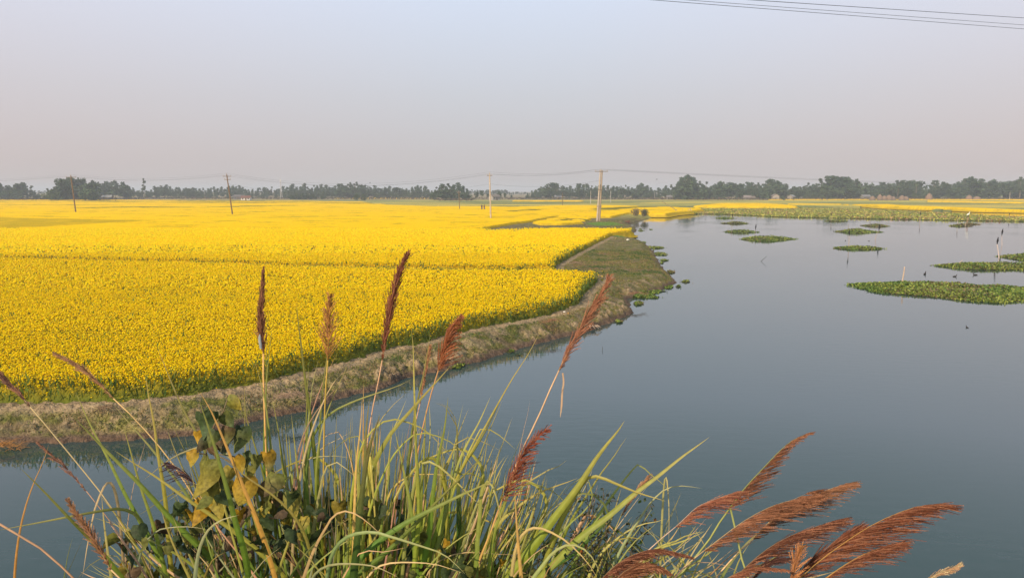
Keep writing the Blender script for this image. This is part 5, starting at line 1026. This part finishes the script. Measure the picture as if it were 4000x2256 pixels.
# ------------------------------------------------------------------ flowering stalks
def plume(axis_px, dep, stem_px, label, Lpx=70, spread=.30, n=150, drift=(1, .35), bias=.55, col=(.24, .065, .034), scol=PNK, sw=7, tight=False, pale=.3, dstem=None, prof='spindle', group='flowering reed stalks'):
    """axis_px runs base -> tip of the plume; stem_px runs base -> root"""
    col = (col[0]*.86, col[1]*1.15, col[2]*1.1); A = catmull(to3(axis_px, dep, dep), 40); o = empty('flowering_reed', (0, 0, 0)); sp = to3(stem_px, dep, dstem or dep)
    path = rooted([A[0]]+sp) if sp else rooted([A[1], A[0]]); root = Vector(tuple(path[-1])); o.location = root
    P = catmull(path, 26); k = sw/F*dep/2; mb = MB(); mb.tube([Vector(tuple(q))-root for q in P], [k*(.75+.5*i/25) for i in range(26)], 6, scol)
    mb.tube([Vector(tuple(q))-root for q in A[::4]], [k*.7*(1-.8*i/9) for i in range(len(A[::4]))], 5, tuple(c*.7 for c in scol)); link('stalk', mb.mesh('stalk', M_stalk, True), o)
    right = np.array([1., 0, 0]); down = -up; dr = right*drift[0]+down*drift[1]; dr = dr/np.linalg.norm(dr)
    V, C = [], []; L0 = Lpx*1.22/F*dep; T = np.gradient(A, axis=0); T /= np.linalg.norm(T, axis=1)[:, None]
    NW = 15; wv = 1.85/F*dep; spread = spread*1.25+.03; n = int(n*(1.35 if Lpx > 65 else 1.25)); bias = bias*(1.25 if Lpx > 65 else 1)
    for i in range(n):
        t = random.random()**.9*.97; t = min(max(round(t*NW)/NW+random.gauss(0, .007), 0), .98); j = min(int(t*39), 38); p = A[j]+(A[j+1]-A[j])*(t*39-j); tg = T[j]
        L_ = L0*random.uniform(.35, 1.25)*{'spindle': (.35+1.3*min(t*3, 1)*(1-t)**.7), 'fan': (1.05-.85*t), 'club': (.95-.78*t)}[prof]
        a = random.uniform(0, 6.28); q = np.cross(tg, fwd); q /= np.linalg.norm(q)+1e-9; q2 = np.cross(tg, q); rad = q*math.cos(a)+q2*math.sin(a)*.8
        dv = tg*math.cos(spread)+(rad*(1-bias)+dr*bias)*math.sin(spread)*random.uniform(.5, 1.5); dv /= np.linalg.norm(dv)
        m = 7; pts = [p]; cur = p; s = L_/m; cb = np.array(col)*random.uniform(.5, 1.7)
        if random.random() < pale: cb = cb*.4+np.array([.27, .125, .07])*random.uniform(.6, 1.2)
        for u in range(m):
            dv = dv+dr*bias*.07+np.array([random.gauss(0, .035), random.gauss(0, .035), random.gauss(0, .035)]); dv /= np.linalg.norm(dv); cur = cur+dv*s; pts.append(cur)
        side = np.cross(dv, fwd); side /= np.linalg.norm(side)+1e-9
        for u in range(m):
            w0 = wv*(.65 if u % 2 else .4)*random.uniform(.7, 1.3); a0, b0 = pts[u], pts[u+1]
            V += [a0-side*w0, a0+side*w0, b0+side*w0*.7, b0-side*w0*.7]; C += [tuple(cb)]*4
            for e in range(3):                       # spikelets clasping the branch
                f0 = a0+(b0-a0)*random.random(); sd_ = (side*random.choice((-1, 1))+np.cross(side, dv)*random.uniform(-1, 1)); dd_ = dv*.85+sd_*.42; ln = 4.2/F*dep*random.uniform(.7, 1.4)
                w1 = np.cross(dd_, fwd)*wv*.55; f1 = f0+dd_*ln; mdl = (f0+f1)/2; g = random.uniform(.6, 1.5); V += [f0, mdl+w1, f1, mdl-w1]; C += [tuple(cb*g)]*4
    V = np.array(V)-np.array(root); link('plume', npmesh('plume', V, np.arange(len(V)).reshape(-1, 4), M_plume, np.array(C)), o)
    tag(o, label, 'reed', group); return o
random.seed(33)
RUST = (.235, .060, .030); DARK = (.13, .036, .022); LITE = (.36, .16, .085); PURP = (.16, .065, .055); OR_ = (.42, .15, .045)
plume(z1((190, 375), (130, 300), (60, 235), (-20, 140), (-60, 80)), 2.8, z1((260, 455), (380, 600), (520, 770), (640, 920), (760, 1100), (880, 1340)), 'flowering reed leaning left with its purple-brown plume cut by the left edge', 42, .16, 170, (-.3, .2), .1, PURP, (.5, .38, .18), 6, pale=.4)
plume(z1((715, 322), (640, 240), (540, 150), (430, 80), (345, 38)), 2.8, z1((800, 400), (950, 560), (1080, 720), (1170, 855), (1260, 1000)), 'flowering reed with a long slim brown plume leaning left over the crop edge', 36, .17, 190, (-.2, .9), .25, (.27, .12, .06), (.60, .40, .16), 6, pale=.5)
plume(z1((545, 905), (470, 820), (400, 740), (340, 690), (230, 590)), 3.0, z1((620, 1000), (720, 1130), (860, 1340)), 'faint thin purplish plume leaning left above the broken tan stem', 30, .2, 60, (-.5, .5), .2, PURP, (.45, .25, .14), 4, pale=.5)
plume(z1((700, 1400), (620, 1260), (540, 1130), (480, 1050), (425, 955)), 2.5, z1((750, 1440), (800, 1520)), 'thick rusty plume low at bottom left, leaning left', 30, .35, 260, (.3, .2), .05, (.30, .12, .06), TAN, 8, pale=.45)
plume(z1((1250, 900), (1215, 840), (1150, 775), (1055, 718)), 2.7, z1((1300, 1010), (1380, 1150)), 'small dark purple plume nodding beside the big heart-shaped leaves', 48, .5, 60, (.2, 1), .7, (.07, .028, .035), TAN, 5, pale=.1)
plume(z6((288, 960), (272, 800), (268, 600), (278, 420), (288, 225)), 2.8, z6((285, 1050), (292, 1250), (298, 1453)), 'straight dense brown plume standing upright over the crop, a pale scrap at its foot', 62, .16, 520, (.1, .1), .02, (.20, .065, .035), (.66, .40, .13), 9, pale=.25, prof='club')
plume(z6((850, 1020), (850, 850), (858, 700), (865, 560), (872, 450)), 2.7, z6((840, 1150), (825, 1453)), 'open branching orange-brown plume second from left over the crop', 74, .42, 130, (.1, -.1), .0, OR_, (.44, .30, .05), 8, pale=.2, prof='fan')
plume(z6((1325, 1020), (1360, 760), (1400, 540), (1450, 330), (1500, 190), (1550, 90)), 2.8, z6((1310, 1120), (1270, 1300), (1240, 1453)), 'tallest plume, long dense and dark rust, leaning right against the yellow field', 50, .17, 480, (.3, .1), .05, (.20, .05, .028), (.62, .36, .20), 6, pale=.2)
plume(z6((1815, 1110), (1850, 950), (1900, 800), (1950, 720), (2012, 632)), 2.7, z6((1770, 1250), (1730, 1400), (1690, 1560)), 'bushy rust plume leaning right over the clods of the far bank', 84, .65, 240, (1, .25), .3, (.30, .075, .032), (.50, .26, .10), 7, pale=.25, prof='club')
plume(z6((1655, 1400), (1680, 1250), (1710, 1080), (1748, 880)), 2.9, z6((1640, 1453), (1610, 1600)), 'thin orange-brown plume just left of the bushy one over the bank', 20, .2, 110, (.1, .1), 0, (.34, .14, .07), PNK, 6, pale=.5)
plume(z7((1060, 900), (1120, 770), (1190, 650), (1270, 500), (1350, 370), (1412, 250)), 2.8, z7((1030, 980), (985, 1060), (940, 1170), (880, 1300), (810, 1440)), 'slender rust plume leaning right in front of the pond with a dangling dry leaf', 58, .26, 220, (.6, .5), .25, (.30, .095, .055), (.56, .36, .20), 8, pale=.4)
plume(z4((125, 830), (180, 720), (250, 560), (310, 430), (390, 330), (500, 235)), 2.45, z4((90, 920), (20, 1120), (-50, 1300)), 'spiky open red plume in the middle of the picture, leaning right', 96, .85, 190, (1, .05), .3, (.24, .05, .028), (.44, .22, .07), 8, pale=.12, prof='club')
plume(z4((1092, 950), (1150, 850), (1230, 730), (1320, 625)), 2.8, z4((1060, 1010), (1020, 1110), (960, 1230)), 'slim pinkish plume right of the small-leaved shrub', 34, .16, 90, (.5, .5), .2, LITE, (.5, .38, .2), 5, pale=.6)
plume(z4((552, 1055), (600, 970), (650, 900), (692, 838)), 2.8, z4((520, 1130), (480, 1250)), 'short thin faded plume left of the small-leaved shrub', 26, .2, 60, (.5, .3), .2, (.26, .13, .08), (.4, .28, .16), 4, pale=.5)
plume(z5b((948, 655), (1050, 520), (1180, 380), (1260, 295), (1350, 215), (1495, 145)), 2.6, z5b((880, 750), (780, 910), (690, 1010), (600, 1127)), 'highest of the right-hand plumes on a snapped green stem, pointing up right', 112, .62, 230, (1, .10), .62, (.17, .052, .028), (.28, .29, .08), 9, pale=.25, prof='club')
plume(z5b((580, 785), (640, 730), (720, 655), (840, 600), (1000, 545)), 2.6, z5b((500, 850), (400, 940), (330, 1050)), 'loose reddish plume left of the highest right-hand one', 84, .62, 190, (1, .45), .55, (.26, .07, .045), (.55, .38, .28), 5, pale=.4)
plume(z5b((770, 945), (870, 870), (960, 800), (1080, 720), (1240, 640), (1400, 590), (1510, 532)), 2.5, z5b((700, 1000), (620, 1070), (560, 1140)), 'long broad rust plume crossing in front of the snapped stem', 115, .58, 340, (1, .35), .62, (.19, .06, .032), (.48, .33, .16), 6, pale=.45)
plume(z5b((1105, 865), (1180, 780), (1290, 690), (1400, 630), (1540, 560), (1730, 490)), 2.65, z5b((1060, 900), (960, 1000), (850, 1127)), 'tan and rust plume reaching right beyond the long broad one', 108, .52, 260, (1, .30), .62, (.23, .085, .045), (.62, .42, .20), 7, pale=.6)
plume(z5b((1015, 1090), (1100, 1010), (1200, 930), (1340, 850), (1500, 790), (1680, 732)), 2.45, z5b((970, 1140), (930, 1200)), 'dark rust plume in the middle of the bottom right cluster', 105, .55, 350, (1, .30), .55, DARK, BRN, 6, pale=.35)
plume(z5b((1425, 1120), (1550, 1010), (1700, 900), (1850, 800), (2050, 700), (2200, 648), (2400, 628)), 2.4, z5b((1380, 1180),), 'longest and farthest right plume, deep rust, sweeping to the right', 140, .58, 400, (1, .38), .62, (.17, .042, .022), ORG, 7, pale=.35)
plume(z5b((1590, 1127), (1700, 1050), (1830, 975), (1960, 925), (2090, 888)), 2.3, z5b((1540, 1180),), 'rust plume below the longest one, pointing right', 94, .55, 260, (1, .35), .5, (.165, .042, .022), ORG, 7, pale=.3)
plume(z5b((1380, 1150), (1450, 1060), (1560, 970), (1680, 880), (1815, 790)), 2.45, z5b((1350, 1200),), 'dense plume rising steeply inside the bottom right cluster', 76, .4, 300, (1, .1), .3, (.19, .05, .028), ORG, 7, pale=.25)
plume(z5b((90, 1130), (180, 1040), (300, 970), (450, 935), (560, 950), (690, 985)), 2.2, z5b((40, 1200),), 'heavy dark plume drooping to the right at bottom, left of the cluster', 96, .42, 430, (.9, .9), .5, DARK, BRN, 7, pale=.25, prof='club')
plume(z5b((150, 1180), (230, 1090), (330, 1040), (430, 1040), (540, 1090)), 2.15, z5b((120, 1240),), 'second dark plume under the heavy drooping one, cut by the bottom edge', 96, .55, 360, (.6, .9), .45, (.17, .05, .026), BRN, 7, pale=.3, prof='club')
plume(z5b((860, 1180), (960, 1110), (1080, 1065), (1200, 1060), (1340, 1075)), 2.25, z5b((820, 1240),), 'low rust plume along the bottom edge between the two dark ones', 70, .4, 300, (1, .6), .5, (.21, .06, .034), BRN, 7, pale=.3, prof='club')
plume(z5b((1340, 1190), (1370, 1100), (1395, 1000), (1420, 925)), 2.3, z5b((1320, 1240),), 'small upright orange plume at the bottom of the right cluster', 48, .45, 110, (.4, 0), .2, (.42, .14, .05), ORG, 6, pale=.4)
plume(z5b((1100, 1127), (1150, 1060), (1220, 1020), (1330, 1000)), 2.3, z5b((1080, 1200),), 'small blackish plume among the rust ones of the bottom right cluster', 46, .35, 150, (1, .3), .5, (.08, .025, .02), BRN, 6, pale=.1)
plume(z5b((2240, 1150), (2330, 1105), (2400, 1080), (2480, 1042)), 2.6, z5b((2180, 1200),), 'pale tan plume tip at the bottom edge far right', 36, .2, 160, (.4, .5), .2, (.46, .28, .17), TAN, 5, pale=.6)
# the pale scrap caught on the straight plume, the snapped stem and the dangling leaf
def loose(name, pts, d0, d1, wpx, col, label, cat, roll=.2):
    P = to3(pts, d0, d1); o0 = P[-1]; v, f, c = ribbon([p-o0 for p in P], wpx/F*d0, roll, .3, .25, col, None, 14); v = v  # ribbon faces as in place
    tag(link(name, npmesh(name, v, f, M_reed, c, True), None, tuple(o0)), label, cat)
def ribbon_abs(name, pts, d0, d1, wpx, col, label, cat):
    P = to3(pts, d0, d1); v, f, c = ribbon(P, wpx/F*d0, .2, .3, .25, col, None, 16); o0 = P[-1]
    tag(link(name, npmesh(name, np.array(v)-o0, f, M_reed, c, True), None, tuple(o0)), label, cat)
ribbon_abs('paper_scrap', z6((256, 790), (256, 840), (262, 880), (268, 920)), 2.74, 2.74, 12, (.42, .45, .43), 'pale grey scrap caught at the foot of the tall straight plume', 'scrap')
ribbon_abs('dangling_leaf', z7((1068, 1238), (1078, 1150), (1082, 1060), (1092, 980), (1085, 918)), 2.8, 2.8, 8, (.45, .30, .18), 'dry leaf dangling from the slender plume in front of the pond', 'leaf')
mb = MB(); P = to3(z5b((948, 650), (975, 740), (1000, 900), (1030, 1010), (1060, 1090)), 2.6, 2.5); P = rooted(P); r0 = Vector(tuple(P[-1])); mb.tube([Vector(tuple(q))-r0 for q in catmull(P, 18)], 4/F*2.6, 6, (.26, .28, .08))
tag(link('snapped_stem', mb.mesh('snapped_stem', M_stalk, True), None, tuple(r0)), 'green snapped stem running down from the foot of the highest right-hand plume', 'stem')
for pts, lab, c in [(z1((-40, 1090), (0, 1122), (200, 1222), (330, 1330), (470, 1453)), 'bare pinkish stalk slanting across the bottom left corner', (.42, .24, .13)), (z1((690, 1095), (760, 1200), (860, 1340), (930, 1453)), 'bare pink stalk beside the broken tan stem at left', PNK)]:
    P = rooted(to3(pts, 2.6, 2.6)); r0 = Vector(tuple(P[-1])); mb = MB(); mb.tube([Vector(tuple(q))-r0 for q in catmull(P, 18)], 4/F*2.6, 6, c)
    tag(link('bare_stalk', mb.mesh('bare_stalk', M_stalk, True), None, tuple(r0)), lab, 'stem')

# ------------------------------------------------------------------ vines and shrubs among the reeds
HO = [(0, 0), (.12, -.07), (.28, -.09), (.39, .04), (.43, .25), (.37, .52), (.20, .80), (.02, 1.04), (-.18, .80), (-.36, .50), (-.42, .24), (-.38, .02), (-.27, -.10), (-.11, -.07)]
def heart(c3, size, ang, tilt, spin, curl, col, col2=None):
    """leaf with its stalk end at the top; ang: image direction of the tip, measured from straight down"""
    V = []; C = []
    rings = [(0, .35, 1), (0, .36, 1)]
    pts = [(0.0, y) for y in (-.02, .25, .5, .75)]
    for (x, y) in HO: V.append((x, y, -abs(x)*.62*curl+.40*curl*y*y+.07*curl*math.sin(x*17+y*9)))
    for (x, y) in HO: V.append((x*.55, .2+(y-.2)*.6, -abs(x)*.12*curl+.05*curl*math.sin(y*14)))
    V.append((0, .25, .02)); n = len(HO)
    Fc = [(i, (i+1) % n, n+(i+1) % n, n+i) for i in range(n)]+[(n+i, n+(i+1) % n, 2*n) for i in range(n)]
    rt = np.array([1., 0, 0]); dn = -up; bk = -fwd
    m = Matrix.Rotation(ang, 3, 'Z') @ Matrix.Rotation(tilt, 3, 'X') @ Matrix.Rotation(spin, 3, 'Y'); out_ = []
    for v in V:
        q = m @ Vector((v[0]*size, v[1]*size, v[2]*size)); out_.append(c3+rt*q.x+dn*q.y+bk*q.z)
    col2 = col2 or tuple(c*.85 for c in col)
    for i in range(len(V)): t = min(1, max(0, (V[i][1]))); C.append(tuple(a*(1-t)+b*t for a, b in zip(col, col2)))
    return out_, Fc, C
VY = (.33, .26, .035); VG = (.16, .17, .035); VD = (.055, .085, .03); VO = (.40, .24, .02); VB = (.13, .085, .045)
vine = empty('heart_leaved_vine'); anchor = np.array(at(1000, 2150, 2.6)); yr = root_z(anchor[0], 2.75); vine.location = (anchor[0], 2.75, yr); vl = np.array(vine.location)
leafs = [((425, 500), 285, -8, VG, VY), ((470, 690), 270, 12, VG, VY), ((735, 640), 240, 6, VO, VY), ((290, 430), 130, 25, VO, VY), ((705, 235), 190, -4, VD, VG), ((390, 840), 190, -18, VO, VO), ((600, 20), 150, 70, VG, VY), ((640, 10), 120, 20, VD, VG), ((385, 120), 190, 10, VD, (.08, .13, .05)),
         ((345, 270), 90, 10, VO, VO), ((780, 545), 105, 0, VG, VY), ((630, 560), 130, -20, VY, VG), ((655, 480), 140, 30, VO, VY), ((915, 440), 150, 8, VO, VD), ((985, 610), 190, -12, VG, VB), ((735, 440), 120, 20, VD, VG), ((1125, 760), 170, 6, VG, VY), ((1215, 960), 120, 4, VY, VG), ((470, 100), 150, -30, VD, VG),
         ((560, 130), 130, 40, VG, VD), ((600, 230), 130, 0, VB, VG), ((440, 330), 120, -40, VD, VB), ((540, 340), 120, 20, VB, VD), ((840, 300+160), 110, -10, VG, VG), ((860, 700), 150, 25, VB, VG), ((560, 620), 110, 0, VB, VD), ((1000, 760), 120, 10, VG, VB), ((440, 400), 110, 50, VB, VB), ((500, 260), 130, -15, VD, VG)]
for (px, py), s, an, c1, c2 in leafs:
    (sx, sy), = z2((px, py)); dd_ = random.uniform(2.5, 2.62); c3 = at(sx, sy, dd_); v, f, c = heart(c3, s*.4818/F*dd_*1.02, R(-an), R(random.uniform(-25, 30)), R(random.uniform(-28, 28)), random.uniform(.5, 1.1), c1, c2)
    link('leaf', npmesh('leaf', np.array(v)-vl, f, M_vine, c, True), vine)
mb = MB()
for pts in [((600, 0), (560, 120), (470, 250), (430, 420), (420, 620), (450, 900), (500, 1200), (520, 1450)), ((700, 230), (640, 330), (540, 400), (440, 430)), ((290, 430), (350, 440), (430, 450)), ((740, 640), (690, 560), (560, 480), (450, 440)), ((980, 600), (900, 520), (780, 500), (660, 470), (450, 440)), ((1120, 760), (1050, 700), (980, 600)), ((385, 120), (420, 240), (440, 400)), ((1215, 960), (1180, 860), (1120, 760)), ((390, 840), (420, 760), (440, 700))]:
    P = [Vector(tuple(q-vl)) for q in catmull(to3(z2(*pts), 2.62, 2.66), 14)]; mb.tube(P, 2.6/F*2.6, 5, (.16, .12, .06))
P = rooted(to3(z2((510, 1300), (520, 1453)), 2.62, 2.66)); mb.tube([Vector(tuple(q-vl)) for q in P], .004, 5, (.16, .12, .06))
link('stems', mb.mesh('stems', M_stalk, True), vine); tag(vine, 'climbing vine with big yellowing heart-shaped leaves over the reeds at left', 'vine')
# leafy thicket under the reeds
HT = zd((285, 1350), (350, 1300), (420, 1265), (470, 1235), (520, 1190), (600, 1180), (680, 1165), (760, 1175), (850, 1185), (930, 1170), (1000, 1175), (1060, 1215), (1130, 1250), (1200, 1285), (1300, 1310), (1400, 1300))
HX = np.array([p[0] for p in HT]); HY = np.array([p[1] for p in HT])+np.interp(HX, [400, 1000, 1500, 2200], [0, 60, 130, 120])
def thicket(x0, x1, n, label, kind, seed):
    random.seed(seed); xc = (x0+x1)/2; X0 = (xc-2000)/F*2.9; o = empty('leafy_vine' if kind == 'heart' else 'small_leaved_shrub', (X0, 2.9, root_z(X0, 2.9))); ol = np.array(o.location)
    V, Fc, C = [], [], []
    for i in range(n):
        sx = random.uniform(x0, x1); ty = float(np.interp(sx, HX, HY)); sy = ty+abs(random.gauss(0, 1))*160
        if random.random() < .45: sy = random.uniform(ty+40, 2420)
        dd_ = random.uniform(2.65, 3.15) if random.random() < .8 else random.uniform(2.35, 2.65); c3 = at(sx, sy, dd_)
        if c3[2] < root_z(c3[0], c3[1]): continue
        r = random.random(); c1 = VD if r < .42 else (VG if r < .72 else (VB if r < .87 else (VY if r < .96 else VO))); g = random.uniform(.6, 1.1); c1 = tuple(q*g for q in c1)
        v, f, c = heart(c3, random.uniform(.03, .066), R(random.gauss(0, 38)), R(random.uniform(-80, 60)), R(random.uniform(-75, 75)), random.uniform(.6, 1.4), c1)
        k = len(V); V += v; Fc += [tuple(q+k for q in ff) for ff in f]; C += c
    link('foliage', npmesh('foliage', np.array(V)-ol, Fc, M_vine, C, True), o); mb = MB()
    for i in range(14):
        sx = random.uniform(x0, x1); ty = float(np.interp(sx, HX, HY)); a = at(sx, ty+30, 2.9); b_ = at(sx+random.uniform(-60, 60), 2300, 2.85); g = np.array([b_[0], b_[1], root_z(b_[0], b_[1])])
        mb.tube([Vector(tuple(q-ol)) for q in catmull([a, (a+b_)/2+np.array([random.uniform(-.03, .03), 0, 0]), b_, g], 9)], .003, 4, (.15, .11, .06))
    link('stems', mb.mesh('stems', M_stalk, True), o); tag(o, label, 'vine', 'leafy vines under the reeds'); random.seed(seed+1)
thicket(455, 800, 90, 'dull leafy vine hanging at the bottom left foot of the reeds, before the water', 'heart', 101)
thicket(800, 1150, 150, 'dark leafy vine at the foot of the reeds below the big heart-shaped leaves', 'heart', 102)
thicket(1150, 1480, 100, 'dark leafy vine at the foot of the reeds left of centre', 'heart', 103)
thicket(1400, 1760, 100, 'pale-leaved vine climbing the middle of the reed stand', 'heart', 104)
thicket(1760, 2150, 90, 'low dark leafy vine in the shade under the spiky red plume', 'heart', 105)
def shrub(px0, px1, tops, n, label, seed, dep=2.8):
    random.seed(seed); X0 = ((px0+px1)/2-2000)/F*dep; o = empty('small_leaved_shrub', (X0, dep, root_z(X0, dep))); ol = np.array(o.location); mb = MB(); V, Fc, C = [], [], []
    for (tx, ty) in tops:
        d0 = dep+random.uniform(-.15, .15); tip = at(tx, ty, d0); bx = (px0+px1)/2+(tx-(px0+px1)/2)*.35; base = at(bx, 2300, d0); g = np.array([base[0], base[1], root_z(base[0], base[1])-.03])
        P = catmull([g, base, (base+tip)/2+np.array([random.uniform(-.02, .02), 0, .02]), tip], 22); mb.tube([Vector(tuple(q-ol)) for q in P], [.004-.003*i/21 for i in range(22)], 4, (.07, .055, .035))
        for q in range(n):
            i = random.randint(5, 21); p = P[i]; tw = np.array([random.gauss(0, .035), random.gauss(0, .035), random.gauss(.01, .03)]); e = p+tw*(1.4-.045*i)
            if q % 3 == 0: mb.tube([Vector(tuple(p-ol)), Vector(tuple(e-ol))], .0012, 3, (.08, .06, .035), cap=False)
            r = random.random(); c1 = (.05, .08, .028) if r < .55 else ((.10, .125, .045) if r < .88 else (.22, .13, .04)); c1 = tuple(z*random.uniform(.7, 1.3) for z in c1); s = random.uniform(.008, .017)
            a = np.random.default_rng(seed*1000+len(V)).normal(size=3); a /= np.linalg.norm(a); b_ = np.cross(a, [.3, .5, .8]); b_ /= np.linalg.norm(b_); k = len(V)
            V += [e, e+a*s*.6+b_*s*.45, e+a*s*1.4, e+a*s*.6-b_*s*.45]; Fc.append((k, k+1, k+2, k+3)); C += [c1]*4
    link('stems', mb.mesh('stems', M_stalk), o); link('foliage', npmesh('foliage', np.array(V)-ol, Fc, M_vine, C), o); tag(o, label, 'shrub', 'small-leaved shrubs among the reeds')
shrub(2180, 2560, z4((805, 660), (720, 800), (875, 800), (950, 790), (1000, 830), (1330, 870), (1320, 960), (1250, 940), (1260, 1100), (800, 900), (640, 980), (700, 960), (900, 960), (1000, 980), (860, 880), (1040, 1100)), 120, 'dark small-leaved shrub poking up between the long right-leaning blades', 201)
shrub(1930, 2200, z4((290, 870), (240, 960), (380, 960), (160, 930), (480, 1040), (330, 1060), (120, 1010), (540, 1050)), 95, 'small-leaved shrub at the foot of the spiky red plume', 202)
shrub(2250, 2600, z4((600, 1180), (760, 1140), (900, 1120), (1010, 1180), (500, 1200), (700, 1220), (1080, 1230), (850, 1250), (420, 1180), (1000, 1300), (560, 1300)), 150, 'low dense small-leaved shrub along the bottom right of centre', 203, 2.6)

# ------------------------------------------------------------------ haze
bm = MB(); bm.box((0, 2200, 12), (10600, 6200, 30))
mh = bpy.data.materials.new('haze'); mh.use_nodes = True; nt = mh.node_tree
for n in list(nt.nodes): nt.nodes.remove(n)
vo = nt.nodes.new('ShaderNodeVolumePrincipled'); vo.inputs['Color'].default_value = (.86, .92, 1.0, 1); vo.inputs['Density'].default_value = .00052
vo.inputs['Anisotropy'].default_value = .0
ou = nt.nodes.new('ShaderNodeOutputMaterial'); nt.links.new(vo.outputs[0], ou.inputs['Volume'])
tag(link('haze', bm.mesh('haze', mh)), kind='stuff')
